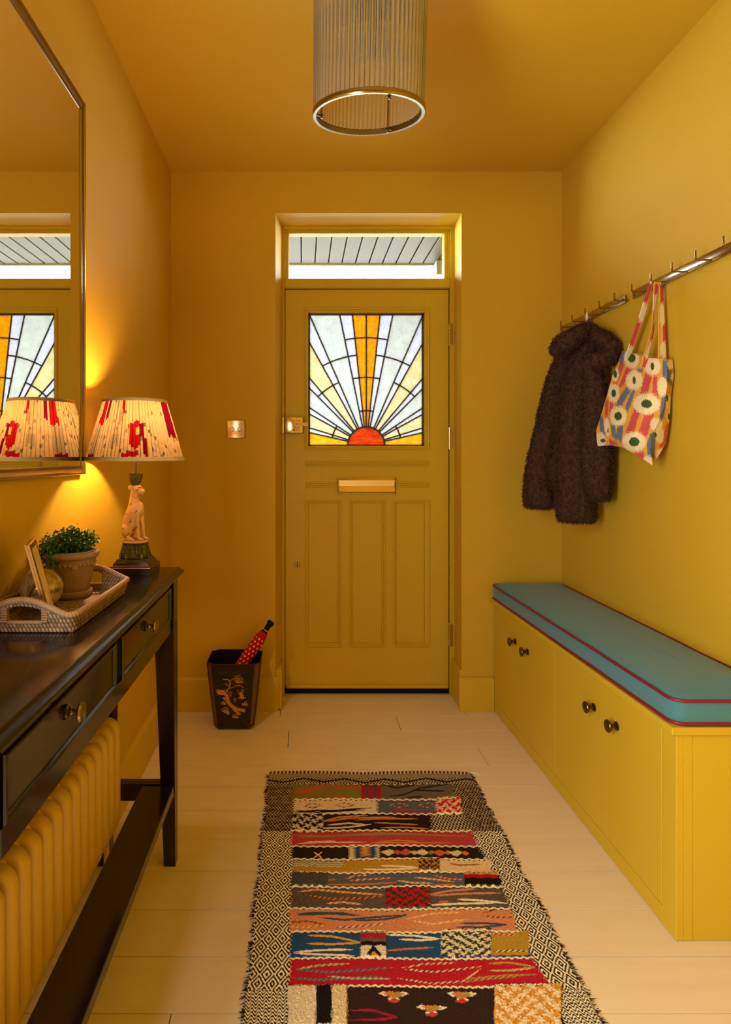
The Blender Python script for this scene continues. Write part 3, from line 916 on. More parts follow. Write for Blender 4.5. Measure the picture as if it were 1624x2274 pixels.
# ================================================================ column radiator
RXF = -0.485; RP = .0474; RZ0_, RZ1_ = .205, .508
rad = thing('column_radiator', (RXF - .05, 1.2, RZ0_), 'ochre column radiator on the left wall behind the console table', 'radiator')
sec = MB()
dep = .104; rc = .022
path = []
x0, x1, z0, z1 = -dep + .015, -.015, .015, RZ1_ - RZ0_ - .015
for (cx, cz, a0) in ((x1 - rc, z1 - rc, 0), (x0 + rc, z1 - rc, 90), (x0 + rc, z0 + rc, 180), (x1 - rc, z0 + rc, 270)):
    for t in range(6):
        a = math.radians(a0 + 18 * t); path.append((cx + rc * math.cos(a), 0, cz + rc * math.sin(a)))
rings = []
mm = len(path)
for i in range(mm):
    p = Vector(path[i]); t = (Vector(path[(i + 1) % mm]) - Vector(path[i - 1])).normalized(); nrm = Vector((-t.z, 0, t.x))
    rings.append([p + nrm * .015 * math.copysign(abs(math.cos(a)) ** .8, math.cos(a)) + Vector((0, .0180, 0)) * math.copysign(abs(math.sin(a)) ** .75, math.sin(a)) for a in [2 * PI * j / 14 for j in range(14)]])
sec.loft(rings, loop=True)
mid = [(-dep / 2, 0, z0), (-dep / 2, 0, z0 + .03), (-dep / 2, 0, z1 - .03), (-dep / 2, 0, z1)]
sec.tube(mid, .0145, 12)
# web between the columns at top and bottom
for zc in (z0 + .012, z1 - .012):
    sec.box(x0, x1, -.014, .014, zc - .016, zc + .016, .008, 2)
    sec.tube([(-dep / 2, -RP / 2, zc + .004 * (1 if zc > .1 else -1)), (-dep / 2, RP / 2, zc + .004 * (1 if zc > .1 else -1))], .021, 16)
secm = sec.mesh('radiator_section', M['rad'], (0, 0, 0), 60)
y14 = 2.4925e-3 * abs(RXF) * F - .0180
nsec = 19
for k in range(nsec):
    link_mesh('section', secm, rad, Vector((RXF, y14 - RP * k, RZ0_)) - ORG[rad.name])
for yy in (y14 - RP * 2.5, y14 - RP * 15.5):
    MB().box(XL + .0005, RXF - .07, yy - .006, yy + .006, .235, .255).build('wall_bracket', M['rad'], rad, 0)
MB().tube([(RXF - .052, y14 + .02, .232), (RXF - .052, y14 + .045, .232), (RXF - .052, y14 + .05, .225), (RXF - .052, y14 + .05, .0005)], .008, 10).build('pipe', M['rad'], rad)

# ================================================================ console table
TX0, TX1, TY0, TY1, TZ = -.615, -.357, .657, 1.790, .872
tb = thing('console_table', (-.486, 1.22, 0), 'dark brown two drawer console table against the left wall', 'console table')
def rect_ring(off, z, r=.004):
    a0, a1, b0, b1 = TX0 - 0 * off, TX1 + off, TY0 - off, TY1 + off
    return [(a0, b0, z), (a1, b0, z), (a1, b1, z), (a0, b1, z)]
tp = MB()
prof = [(-.028, .8385), (-.018, .8385), (-.015, .843), (-.0165, .846), (-.0165, .849), (-.008, .849)]
prof += [(-.008 + .0085 * math.sin(t), .8565 - .0075 * math.cos(t)) for t in (.3, .7, 1.1, 1.57, 2.0, 2.4)]
prof += [(-.006, .8645), (-.0085, .8662), (-.0105, .8698), (-.012, .8715), (-.0145, TZ)]
tp.loft([rect_ring(o_, z_) for o_, z_ in prof])
tp.build('table_top', M['table'], tb, 25)
AX = -.378
ap = MB()
ap.box(AX - .018, AX, .745, 1.708, .695, .7345, .0015)        # lower rail
ap.box(AX - .018, AX, .745, 1.708, .829, .8383)
ap.box(AX - .018, AX - .006, 1.1995, 1.2405, .7345, .829)
ap.box(TX0 + .012, AX - .02, TY1 - .052, TY1 - .034, .695, .838)
ap.box(TX0 + .012, AX - .02, TY0 + .034, TY0 + .052, .695, .838)
ap.box(TX0 + .012, TX0 + .03, .745, 1.708, .695, .838)
ap.build('apron', M['table'], tb, 0)
for (a, b, ky) in ((1.2405, 1.700, 1.437), (.747, 1.1995, .955)):
    d = MB(); z0, z1 = .736, .8275
    rings = []
    for i, xx in ((0, AX - .016), (0, AX + .001), (.002, AX + .004), (.005, AX + .0045), (.008, AX + .002), (.0095, AX - .001), (.012, AX - .0015)):
        rings.append([(xx, a + .0012 + i, z0 + i), (xx, b - .0012 - i, z0 + i), (xx, b - .0012 - i, z1 - i), (xx, a + .0012 + i, z1 - i)])
    d.loft(rings)
    dr = d.build('drawer', M['table'], tb, 25)
    MB().lathe([(.0115, .0), (.0122, .003), (.0100, .0045), (.0105, .0065), (.0055, .008), (.0045, .011), (.0045, .016), (.007, .0185), (.0145, .0205), (.0168, .0235), (.0150, .0270), (.008, .029), (.0005, .0295)], (AX - .001, ky, .792), 28, 'X').build('knob', M['old_brass'], dr)
def leg(xo, yo, sx, sy, name='leg'):
    """outer corner (xo, yo); tapers on the inner faces"""
    g = MB()
    rings = []
    for z, w in ((.0005, .033), (.01, .034), (.69, .056), (.838, .056)):
        xi, yi = xo + sx * w, yo + sy * w
        rings.append([(xo, yo, z), (xi, yo, z), (xi, yi, z), (xo, yi, z)])
    g.loft(rings)
    g.build(name, M['table'], tb, 20)
LXF, LXB, LYF, LYN = -.3725, -.600, 1.7745, .674
for xo, sx in ((LXF, -1), (LXB, 1)):
    for yo, sy in ((LYF, -1), (LYN, 1)):
        leg(xo, yo, sx, sy)
for yy in (LYF - .037, LYN + .004):
    MB().box(LXB + .036, LXF - .037, yy, yy + .032, .194, .243, .0015).build('end_stretcher', M['table'], tb, 0)
MB().box(-.468, -.3742, LYN + .042, LYF - .0445, .215, .243, .002).build('long_stretcher', M['table'], tb, 0)

# ================================================================ mirror
MY0, MY1, MZ0_, MZ1_ = .62, 1.664, 1.152, 2.187
mi = thing('wall_mirror', (XL, 1.14, MZ0_), 'large rectangular mirror in a slim aged brass frame on the left wall', 'mirror')
MB().box(XL + .0005, XL + .007, MY0 + .012, MY1 - .012, MZ0_ + .012, MZ1_ - .012).build('backing', M['gap'], mi, 0)
MB().box(XL + .0072, XL + .0085, MY0 + .018, MY1 - .022, MZ0_ + .018, MZ1_ - .018).build('mirror_glass', M['mirror'], mi, 0)
fr = MB()
rings = []
for i, d in ((0, .0005), (0, .013), (.002, .016), (.006, .0155), (.008, .012), (.012, .011), (.018, .0108), (.022, .0125), (.024, .0125), (.0255, .0086)):
    rings.append([(XL + d, MY0 + i, MZ0_ + i), (XL + d, MY1 - i, MZ0_ + i), (XL + d, MY1 - i, MZ1_ - i), (XL + d, MY0 + i, MZ1_ - i)])
fr.loft(rings, cap=False)
fr.build('mirror_frame', M['old_brass'], mi, 20)

# ================================================================ table lamp
LX, LY = -.479, 1.702
lamp = thing('table_lamp', (LX, LY, TZ), 'lit table lamp with a seated cat base and pleated patterned shade', 'table lamp')
Z0 = TZ + .0003
def sq(h, z, bev=.0): return [(LX + sx * h, LY + sy * h, z) for sx, sy in ((-1, -1), (1, -1), (1, 1), (-1, 1))]
MB().loft([sq(.0575, Z0), sq(.0575, Z0 + .019), sq(.0545, Z0 + .021), sq(.0545, Z0 + .0235), sq(.049, Z0 + .026), sq(.047, Z0 + .033), sq(.044, Z0 + .034), sq(.040, Z0 + .0415), sq(.036, Z0 + .0425)]).build('plinth', M['plinth'], lamp, 20)
ZP = Z0 + .0425
def leafy(prof, c, nleaf, seg, amp):
    """lathe with leaves in relief"""
    m_ = MB(); rings = []
    z0, z1 = prof[0][1], prof[-1][1]
    for i in range(len(prof) * 4 - 3):
        k, f_ = divmod(i, 4)
        a = prof[k]; b = prof[min(k + 1, len(prof) - 1)]
        r = a[0] + (b[0] - a[0]) * f_ / 4; z = a[1] + (b[1] - a[1]) * f_ / 4
        t = (z - z0) / (z1 - z0)
        ring = []
        for j in range(seg):
            an = 2 * PI * j / seg
            u = abs(((an * nleaf / (2 * PI)) % 1) - .5) * 2          # 0 at a leaf's rib
            edge = 1 - t ** 3 * .7
            h = (1 - min(1, u / max(edge, .05)) ** 3) * amp + math.sin((t * 9 - u * 2.2) * 4.5) * amp * .55
            if u < .08: h -= amp * .45
            ring.append((c[0] + (r + h) * math.cos(an), c[1] + (r + h) * math.sin(an), c[2] + z))
        rings.append(ring)
    m_.loft(rings)
    return m_
leafy([(.0405, 0), (.0405, .004), (.038, .012), (.0345, .024), (.0325, .036), (.0325, .041)], (LX, LY, ZP), 9, 144, .0034).build('leaf_collar', M['green_glaze'], lamp, 60)
ZQ = ZP + .041
MB().lathe([(.034, 0), (.0365, .002), (.0365, .0045), (.035, .0065), (.0005, .0068)], (LX, LY, ZQ), 40).build('cat_platform', M['cat_plain'], lamp)
ZK = ZQ + .0066
KS = 1.014e-4
cat = MB()
th = math.radians(-24)            # the cat looks right and a little towards the viewer
def cp(cx, cy, w=0.0, fixed=True):
    """traced pixel of the cat -> world; w = towards the far side"""
    u = (cx - 625) * KS; v = (2010 - cy) * KS
    return Vector((LX + u, LY + w, ZK + v))
def lim(pts, seg=12, flat=None):
    cat.tube([p for p, r in pts], [r for p, r in pts], seg, flat=flat)
# torso, neck
lim([(cp(420, 1840), .012), (cp(430, 1720), .0185), (cp(470, 1560), .0215), (cp(530, 1380), .0225), (cp(600, 1200), .0225), (cp(620, 1060), .020), (cp(600, 930), .0155), (cp(590, 800), .0120), (cp(600, 700), .0115), (cp(640, 620), .012)], 16)
cat.ell(cp(675, 570), (.0155, .0142, .0138), 16, 12)
cat.ell(cp(740, 640), (.0105, .0105, .009), 14, 10)
cat.ell(cp(825, 630), (.0078, .0072, .0068), 14, 10)
cat.ell(cp(870, 600), (.0035, .0032, .0028), 10, 8)
cat.ell(cp(730, 1130), (.015, .017, .022), 14, 10)
cat.ell(cp(820, 690), (.006, .006, .004), 10, 8)
for s_ in (-1, 1):
    cat.ell(cp(515, 525, s_ * .0118), (.0065, .0028, .0078), 12, 8)
    # haunch and hind foot
    cat.ell(cp(420 + (18 if s_ > 0 else 0), 1730, s_ * .0155), (.0150, .0095, .0215), 16, 12)
    lim([(cp(450 + (25 if s_ > 0 else 0), 1930, s_ * .017), .0068), (cp(540 + (25 if s_ > 0 else 0), 1960, s_ * .019), .0058), (cp(620 + (25 if s_ > 0 else 0), 1978, s_ * .020), .0042)])
    dx = 95 if s_ > 0 else 0
    lim([(cp(690 + dx * .6, 1180, s_ * .010), .0115), (cp(690 + dx * .8, 1400, s_ * .0105), .0085), (cp(715 + dx, 1650, s_ * .0105), .0058), (cp(740 + dx, 1880, s_ * .0105), .0048), (cp(755 + dx, 1950, s_ * .0108), .0052)])
    lim([(cp(755 + dx, 1960, s_ * .0108), .0052), (cp(810 + dx, 1972, s_ * .0112), .0048), (cp(845 + dx, 1982, s_ * .0114), .0036)])
    for q in (-.003, 0, .003):
        cat.ell(cp(845 + dx, 1985, s_ * .0114 + q), (.0034, .0017, .0028), 8, 6)
        cat.ell(cp(628 + (25 if s_ > 0 else 0), 1985, s_ * .020 + q), (.0036, .0017, .0028), 8, 6)
co_ = remesh(cat, 'cat_figure', M['cat'], .0012, 4, lamp)
mev = co_.data
nv = len(mev.vertices); V = np.empty(nv * 3, np.float32); mev.vertices.foreach_get('co', V); V = V.reshape(-1, 3)
W = V + np.array(ORG[lamp.name])
u = (W[:, 0] - LX) / KS + 625; v = 2010 - (W[:, 2] - ZK) / KS; w = W[:, 1] - LY
cols = np.tile(np.array([208., 166., 110.]), (nv, 1))
nz = np.array([mnoise.noise(Vector(p) * 60) for p in W]); cols *= (1 + .10 * nz)[:, None]
def spot(cx, cy, rx, ry, c, back=False):
    d = ((u - cx) / rx) ** 2 + ((v - cy) / ry) ** 2 < 1
    if not back: d &= w < .002
    cols[d] = c
for cx, cy in ((540, 980), (710, 1180), (420, 1260), (540, 1470), (620, 1710), (500, 1810), (340, 1660), (720, 580), (690, 1640)):
    spot(cx, cy, 26, 16, (96, 52, 22)); spot(cx - 26, cy + 26, 12, 14, (110, 62, 26)); spot(cx + 14, cy - 22, 10, 9, (110, 62, 26))
spot(775, 520, 42, 14, (110, 66, 30)); spot(895, 595, 16, 18, (104, 60, 30), True)
spot(860, 655, 40, 9, (150, 100, 56), True); spot(530, 520, 30, 24, (190, 140, 84))
set_cols(mev, np.clip(cols, 0, 255))
# collar, cup, stem
cl = [cp(600 + 95 * math.cos(a), 760 + 75 * math.cos(a), .0125 * math.sin(a)) for a in [2 * PI * j / 24 for j in range(24)]]
MB().tube(cl, .0017, 8, loop=True).build('cat_collar', M['cat_plain'], lamp)
ZU = ZK + (2010 - 440) * KS
leafy([(.009, 0), (.0105, .003), (.0145, .012), (.0175, .022), (.0190, .030), (.0205, .0325)], (LX, LY, ZU - .001), 7, 112, .0020).build('leaf_cup', M['green_glaze'], lamp, 60)
MB().tube([(LX, LY, ZU + .02), (LX, LY, 1.235)], .0042, 12).build('stem', M['bronze'], lamp)
MB().lathe([(.0005, 0), (.016, 0), (.017, .004), (.017, .03), (.014, .034), (.0005, .034)], (LX, LY, 1.232), 20).build('lamp_holder', M['old_brass'], lamp)
SZ0, SZ1, SR0, SR1 = 1.191, 1.362, .1365, .087
# pleated shade with ikat pattern
NP = 74
ncol, nrow = NP * 8, 96
th_ = np.linspace(0, 2 * PI, ncol, endpoint=False)
tt = np.linspace(0, 1, nrow)
TH, TT = np.meshgrid(th_, tt)
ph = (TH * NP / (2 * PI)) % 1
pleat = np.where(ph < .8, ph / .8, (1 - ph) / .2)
R_ = SR0 + (SR1 - SR0) * TT + .0016 * (pleat - .5) + .0009 * np.sin(TH * 9) * np.sin(PI * TT)
SV = np.stack([LX + R_ * np.cos(TH), LY + R_ * np.sin(TH), SZ0 + (SZ1 - SZ0) * TT], -1)
ci = np.floor(TH / (2 * PI) * 132).astype(int); cj = np.floor((1 - TT) * 34).astype(int)
hsh = np.abs(np.sin(ci * 12.9898 + 4.1) * 43758.5453) % 1
vj = np.floor((1 - TT) * 34 + hsh * 2.2) / 34          # ragged, blocky edges
fs = (1 + np.cos((ci + .5) / 132 * 2 * PI)) / 2          # 0 left .. 1 right, as seen from the front
frontm = np.sin(TH) < 0
C_ = np.tile(np.array([236., 194., 126.]), (nrow, ncol, 1))
h2 = np.abs(np.sin(ci * 7.13 + np.floor(vj * 17) * 3.77) * 9871.23) % 1
C_[(h2 > .80) & (vj > .25)] = (206, 180, 132)
C_[(h2 > .965)] = (150, 128, 92)
C_[(h2 < .03) & (vj > .2)] = (120, 100, 70)
red = (190, 22, 24); dred = (130, 14, 40); pink = (226, 140, 104); grey = (186, 160, 116)
def blk(mask, c): C_[mask] = c
f = frontm
blk(f & (fs > .10) & (fs < .20) & (vj > .48) & (vj < .92), grey)
blk(f & (fs > .36) & (fs < .46) & (vj > .58) & (vj < .78), grey)
blk(f & (fs > .145) & (fs < .215) & (vj < .42), red); blk(f & (fs > .225) & (fs < .262) & (vj < .38), dred)
blk(f & (fs > .115) & (fs < .19) & (vj > .30) & (vj < .45), red)
blk(f & (fs > .445) & (fs < .505) & (vj < .26), red); blk(f & (fs > .425) & (fs < .47) & (vj > .22) & (vj < .42), pink)
blk(f & (fs > .575) & (fs < .685) & (vj > .40 + .5 * np.abs(fs - .63)) & (vj < .84 - 1.2 * np.abs(fs - .64)), red)
blk(f & (fs > .64) & (fs < .685) & (vj > .5) & (vj < .62), (240, 190, 90))
blk(f & (fs > .69) & (fs < .735) & (vj > .42) & (vj < .62), dred); blk(f & (fs > .715) & (fs < .76) & (vj > .62) & (vj < .92), dred)
blk(f & (fs > .575) & (fs < .655) & (vj > .86) & (vj < .95), red); blk(f & (fs > .50) & (fs < .58) & (vj > .91), red)
blk(f & (fs > .09) & (fs < .20) & (vj > .93), dred); blk(f & (fs > .955) & (vj < .62), dred)
b_ = ~frontm
for (a0, a1, v0, v1, c_) in ((.12, .2, .4, .8, red), (.30, .37, 0, .35, red), (.36, .42, .1, .5, dred), (.52, .58, .55, .9, red), (.62, .72, 0, .4, red), (.64, .70, .3, .48, red), (.8, .9, .45, .8, red), (.86, .93, .8, .97, dred), (.42, .5, .9, 1, red), (.22, .3, .88, 1, red), (.7, .8, .6, .75, grey)):
    blk(b_ & (fs > a0) & (fs < a1) & (vj > v0) & (vj < v1), c_)
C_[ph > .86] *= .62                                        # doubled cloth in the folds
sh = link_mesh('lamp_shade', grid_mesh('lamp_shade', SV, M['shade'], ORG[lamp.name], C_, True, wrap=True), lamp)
bandm = mat('shade_binding', (206, 184, 140), 0.9, spec=.1, var=.12, vscale=120)
for z, r, h_ in ((SZ0, SR0, .0095), (SZ1, SR1, .0075)):
    sgn = 1 if z == SZ0 else -1
    dr_ = (SR1 - SR0) / (SZ1 - SZ0)
    pr_ = [(r + .0028, z), (r + .0036 + dr_ * sgn * h_ * .5, z + sgn * h_ * .5), (r + .0022 + dr_ * sgn * h_, z + sgn * h_), (r - .002 + dr_ * sgn * h_, z + sgn * h_), (r - .002, z), (r, z - sgn * .0018)]
    bb = MB(); bb.loft([[(LX + rr * math.cos(a), LY + rr * math.sin(a), zz) for rr, zz in pr_] for a in [2 * PI * j / 96 for j in range(96)]], loop=True)
    bb.build('binding', bandm, sh, 50)
ring = MB()
for a in (0.3, 0.3 + 2 * PI / 3, 0.3 + 4 * PI / 3):
    ring.tube([(LX + .017 * math.cos(a), LY + .017 * math.sin(a), 1.262), (LX + (SR1 - .004) * math.cos(a), LY + (SR1 - .004) * math.sin(a), SZ1 - .004)], .0012, 6)
ring.build('shade_carrier', M['old_brass'], lamp)
bl, nt, out = simple_nodes('lit_bulb')
em = nt.nodes.new('ShaderNodeEmission'); em.inputs['Color'].default_value = (1, .62, .28, 1); em.inputs['Strength'].default_value = 12
tp_ = nt.nodes.new('ShaderNodeBsdfTransparent'); xm = nt.nodes.new('ShaderNodeMixShader'); xm.inputs[0].default_value = .2
nt.links.new(tp_.outputs[0], xm.inputs[1]); nt.links.new(em.outputs[0], xm.inputs[2]); nt.links.new(xm.outputs[0], out.inputs['Surface'])
MB().lathe([(.008, 0), (.012, .006), (.021, .022), (.023, .034), (.019, .046), (.008, .054), (.0005, .0555)], (LX, LY, 1.264), 20).build('bulb', bl, lamp)
ld_ = bpy.data.lights.new('lamp_glow', 'POINT'); ld_.energy = 8.6; ld_.color = (1.0, .58, .30); ld_.shadow_soft_size = .02
lo = bpy.data.objects.new('lamp_glow', ld_); COL.objects.link(lo); lo.parent = lamp; lo.location = (0, 0, 1.292 - TZ)

# ================================================================ rattan tray
tray = thing('rattan_tray', (-.518, 1.274, TZ), 'rectangular woven rattan tray with two handle holes on the console table', 'tray')
tx0, tx1, ty0, ty1 = -.606, -.430, 1.116, 1.436
txc = (tx0 + tx1) / 2
def tray_path(off, step=.00125):
    r = .016 + off
    a0, a1, b0, b1 = tx0 - off, tx1 + off, ty0 - off, ty1 + off
    pts = []
    for (cx, cy, s0) in ((a1 - r, b0 + r, 270), (a1 - r, b1 - r, 0), (a0 + r, b1 - r, 90), (a0 + r, b0 + r, 180)):
        for t in range(13):
            a = math.radians(s0 + 7.5 * t); pts.append((cx + r * math.cos(a), cy + r * math.sin(a)))
    pts.append(pts[0])
    pts = np.array(pts); L = np.concatenate([[0], np.cumsum(np.hypot(*np.diff(pts, axis=0).T))])
    return pts, L
pts0, L0 = tray_path(0)
NS = 840
sarr = np.linspace(0, 1, NS, endpoint=False)
def along(off):
    p, L = tray_path(off)
    return np.stack([np.interp(sarr * L[-1], L, p[:, 0]), np.interp(sarr * L[-1], L, p[:, 1])], -1)
base_xy = along(0); out_xy = along(.010)
nrm2 = out_xy - base_xy; nrm2 /= np.linalg.norm(nrm2, axis=1)[:, None]
dxe = np.abs(base_xy[:, 0] - txc)
is_end = (base_xy[:, 1] < ty0 + .017) | (base_xy[:, 1] > ty1 - .017)
hgt = .033 + np.where(is_end, .029 * np.clip(np.cos(np.clip(dxe / .082, 0, 1) * PI / 2), 0, 1) ** 1.2, 0)
NV = 40
vv = np.linspace(0, 1, NV)
S2, V2_ = np.meshgrid(np.arange(NS), vv)
HH = hgt[S2] * V2_
cw, ch = 6, .0090
row = np.floor(HH / ch); fy = (HH / ch) % 1
sx_ = (S2 + (row % 2) * cw / 2 + fy * 2.0) / cw
fx = sx_ % 1
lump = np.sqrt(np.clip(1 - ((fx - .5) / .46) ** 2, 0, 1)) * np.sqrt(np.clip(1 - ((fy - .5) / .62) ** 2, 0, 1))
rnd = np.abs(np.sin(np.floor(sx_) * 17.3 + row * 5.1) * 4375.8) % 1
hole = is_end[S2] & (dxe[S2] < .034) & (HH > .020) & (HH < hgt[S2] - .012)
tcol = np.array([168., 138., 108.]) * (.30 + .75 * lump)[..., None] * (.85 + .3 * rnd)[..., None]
for side_, nm in ((1, 'woven_side'), (-1, 'woven_lining')):
    off = .010 * V2_ + side_ * (.0015 + .0022 * lump)
    VV = np.stack([base_xy[S2, 0] + nrm2[S2, 0] * off, base_xy[S2, 1] + nrm2[S2, 1] * off, TZ + .0012 + HH], -1)
    idx = np.arange(NS * NV).reshape(NV, NS); nx = np.roll(idx, -1, 1)
    q = np.stack([idx[:-1], nx[:-1], nx[1:], idx[1:]], -1)
    keep = ~hole[:-1]
    q = q[keep]
    me = bpy.data.meshes.new(nm)
    me.from_pydata((VV.reshape(-1, 3) - np.array(ORG[tray.name])).tolist(), [], (q if side_ > 0 else q[:, ::-1]).tolist())
    me.polygons.foreach_set('use_smooth', [True] * len(me.polygons))
    M['rattan_attr'] = M.get('rattan_attr') or mat('woven_rattan', (255, 255, 255), 0.55, spec=.35, var=.15, vscale=90, attr=True)
    me.materials.append(M['rattan_attr'])
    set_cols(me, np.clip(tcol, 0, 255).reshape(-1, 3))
    o = link_mesh(nm, me, tray); o['kind'] = 'stuff'
def wrapped(pathp, r, pitch, name, loop=True):
    """bound rim: a tube with slanting wrap ridges"""
    m_ = MB(); rings = []
    pts_ = [Vector(p) for p in pathp]; n_ = len(pts_); acc = 0
    for i in range(n_):
        t = (pts_[(i + 1) % n_] - pts_[i - 1]) if loop else (pts_[min(i + 1, n_ - 1)] - pts_[max(i - 1, 0)])
        t.normalize(); x_ = t.cross(Vector((0, 0, 1))).normalized(); y_ = x_.cross(t)
        acc += (pts_[i] - pts_[i - 1]).length if i else 0
        rings.append([pts_[i] + (x_ * math.cos(a) + y_ * math.sin(a)) * r * (.82 + .26 * abs(math.sin(acc * PI / pitch + a * .5))) for a in [2 * PI * j / 12 for j in range(12)]])
    m_.loft(rings, loop=loop)
    return m_.build(name, M['rattan'], tray, 80)
wrapped([(base_xy[i, 0] + nrm2[i, 0] * .010, base_xy[i, 1] + nrm2[i, 1] * .010, TZ + .0012 + hgt[i]) for i in range(0, NS, 1)], .0062, .0056, 'bound_rim')
for ye, sg in ((ty0, -1), (ty1, 1)):
    for sx in (-1, 1):
        zt = .0335; px_ = txc + sx * .0375
        b = MB()
        for k in range(6):
            z_ = TZ + .0225 + k * .0046
            b.tube([(px_ - .0055, ye + sg * .0065, z_), (px_ + .0055, ye + sg * .0065, z_)], [.0028, .0028], 8, flat=(1.9, 1))
        b.build('handle_binding', M['rattan'], tray, 60)
    zz_ = TZ + .0205
    wrapped([(txc + t * .034, ye + sg * .005, zz_) for t in np.linspace(-1, 1, 60)], .0036, .004, 'handle_sill', False)
# woven base
nx_, ny_ = 150, 270
gx = np.linspace(tx0 + .002, tx1 - .002, nx_); gy = np.linspace(ty0 + .002, ty1 - .002, ny_)
GX_, GY_ = np.meshgrid(gx, gy)
a_ = GX_ / .0062; r_ = np.floor(a_); fa = a_ % 1
b_ = GY_ / .0145 + (r_ % 2) * .5; fb = b_ % 1
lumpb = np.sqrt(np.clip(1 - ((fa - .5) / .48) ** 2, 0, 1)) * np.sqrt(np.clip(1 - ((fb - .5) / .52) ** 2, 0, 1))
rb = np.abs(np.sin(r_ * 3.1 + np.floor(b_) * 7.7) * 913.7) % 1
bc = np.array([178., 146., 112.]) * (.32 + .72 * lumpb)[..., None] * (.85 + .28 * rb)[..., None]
BV = np.stack([GX_, GY_, TZ + .0035 + .0022 * lumpb], -1)
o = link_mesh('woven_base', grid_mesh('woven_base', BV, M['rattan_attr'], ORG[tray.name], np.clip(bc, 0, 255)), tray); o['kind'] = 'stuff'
MB().box(tx0 + .001, tx1 - .001, ty0 + .001, ty1 - .001, TZ + .0003, TZ + .0033).build('tray_underside', M['rattan_dark'], tray, 0)
TF = TZ + .0058       # top of the woven base

# ================================================================ potted plant
PX, PY = -.5390, 1.384
pot = thing('potted_plant', (PX, PY, TF), 'small leafy green plant in a scalloped terracotta pot on the rattan tray', 'potted plant')
MB().lathe([(.0005, 0), (.043, 0), (.0465, .004), (.0475, .013), (.0455, .0165), (.043, .016), (.041, .008), (.0005, .007)], (PX, PY, TF + .0003), 48).build('saucer', M['terracotta'], pot, 40)
pb_ = TF + .0078
MB().lathe([(.0005, 0), (.0385, 0), (.0395, .003), (.0445, .03), (.0530, .072), (.0535, .0725), (.0552, .0755), (.0552, .080), (.0567, .082), (.0582, .0825), (.0622, .086), (.0637, .0905), (.0622, .0955), (.0587, .0975), (.0555, .0968), (.0530, .090), (.0005, .086)], (PX, PY, pb_), 64).build('pot', M['terracotta'], pot, 40)
sc = MB()
for k in range(30):
    a = 2 * PI * k / 30; big = k % 5 in (0, 1)
    rr = .0072 if k % 5 == 0 else .0050
    zz_ = pb_ + (.066 if k % 5 == 0 else .0705)
    sc.ell((PX + .0525 * math.cos(a), PY + .0525 * math.sin(a), zz_), (.0030, rr * 1.1, rr), 12, 8, Matrix.Rotation(a, 3, 'Z'))
sc.build('scallop_band', M['terracotta'], pot, 60, kind='stuff')
MB().lathe([(.0515, .085), (.0528, .0985), (.0521, .0990), (.0505, .085)], (PX, PY, pb_), 48, cap=False).build('pot_liner', M['liner'], pot)
MB().lathe([(.0005, .0905), (.0503, .0895), (.0503, .086)], (PX, PY, pb_), 32).build('soil', M['soil'], pot, 40)
lv = []; lf_ = []; prng = random.Random(11)
def leaflet(c, d, n_, s):
    d = d.normalized(); sd = d.cross(n_).normalized(); up = sd.cross(d)
    k = len(lv)
    for (a, b, h) in ((0, 0, 0), (.35, .42, .10), (.75, .40, .06), (1, 0, -.10), (.75, -.40, .06), (.35, -.42, .10), (.5, 0, -.04)):
        lv.append(c + d * a * s + sd * b * s + up * h * s)
    for t in range(6): lf_.append((k + 6, k + t, k + (t + 1) % 6))
stems = MB()
zt = pb_ + .092
for q in range(150):
    an = prng.uniform(0, 2 * PI); rr = math.sqrt(prng.random()) * .047
    root = Vector((PX + rr * .5 * math.cos(an), PY + rr * .5 * math.sin(an), zt - .004))
    out = rr * 1.28
    hgt_ = .048 * (1 - (rr / .05) ** 2 * .55) + prng.uniform(-.006, .010)
    tip = Vector((PX + out * math.cos(an), PY + out * math.sin(an), zt + hgt_))
    if q < 46:        # trailing stems on the wall and viewer side
        an = prng.uniform(PI * .95, PI * 1.45); out = prng.uniform(.056, .084)
        tip = Vector((PX + out * math.cos(an), PY + out * math.sin(an), zt + prng.uniform(-.032, .024)))
        root = Vector((PX + .02 * math.cos(an), PY + .02 * math.sin(an), zt + .004))
    mid_ = (root + tip) / 2 + Vector((0, 0, .010))
    if q % 3 == 0: stems.tube([root, mid_, tip], .0006, 5)
    for w in range(26):
        t = prng.random() ** .6
        c_ = root.lerp(mid_, t * 2) if t < .5 else mid_.lerp(tip, t * 2 - 1)
        c_ = c_ + Vector((prng.gauss(0, .0055), prng.gauss(0, .0055), prng.gauss(0, .0045)))
        if c_.x < XL + .012: c_.x = XL + .012 + prng.random() * .006
        dd = Vector((prng.gauss(0, 1), prng.gauss(0, 1), prng.gauss(.3, .7)))
        leaflet(c_, dd, Vector((prng.gauss(0, .5), prng.gauss(0, .5), 1)), prng.uniform(.0042, .0082))
stems.build('stems', M['leaf'], pot, 60, kind='stuff')
lm = MB(); lm.v = [tuple(p) for p in lv]; lm.f = lf_; lm.n = len(lv)
me = bpy.data.meshes.new('foliage'); me.from_pydata([tuple(Vector(p) - ORG[pot.name]) for p in lv], [], lf_)
me.polygons.foreach_set('use_smooth', [True] * len(me.polygons)); me.materials.append(M['leaf'])
o = link_mesh('foliage', me, pot); o['kind'] = 'stuff'

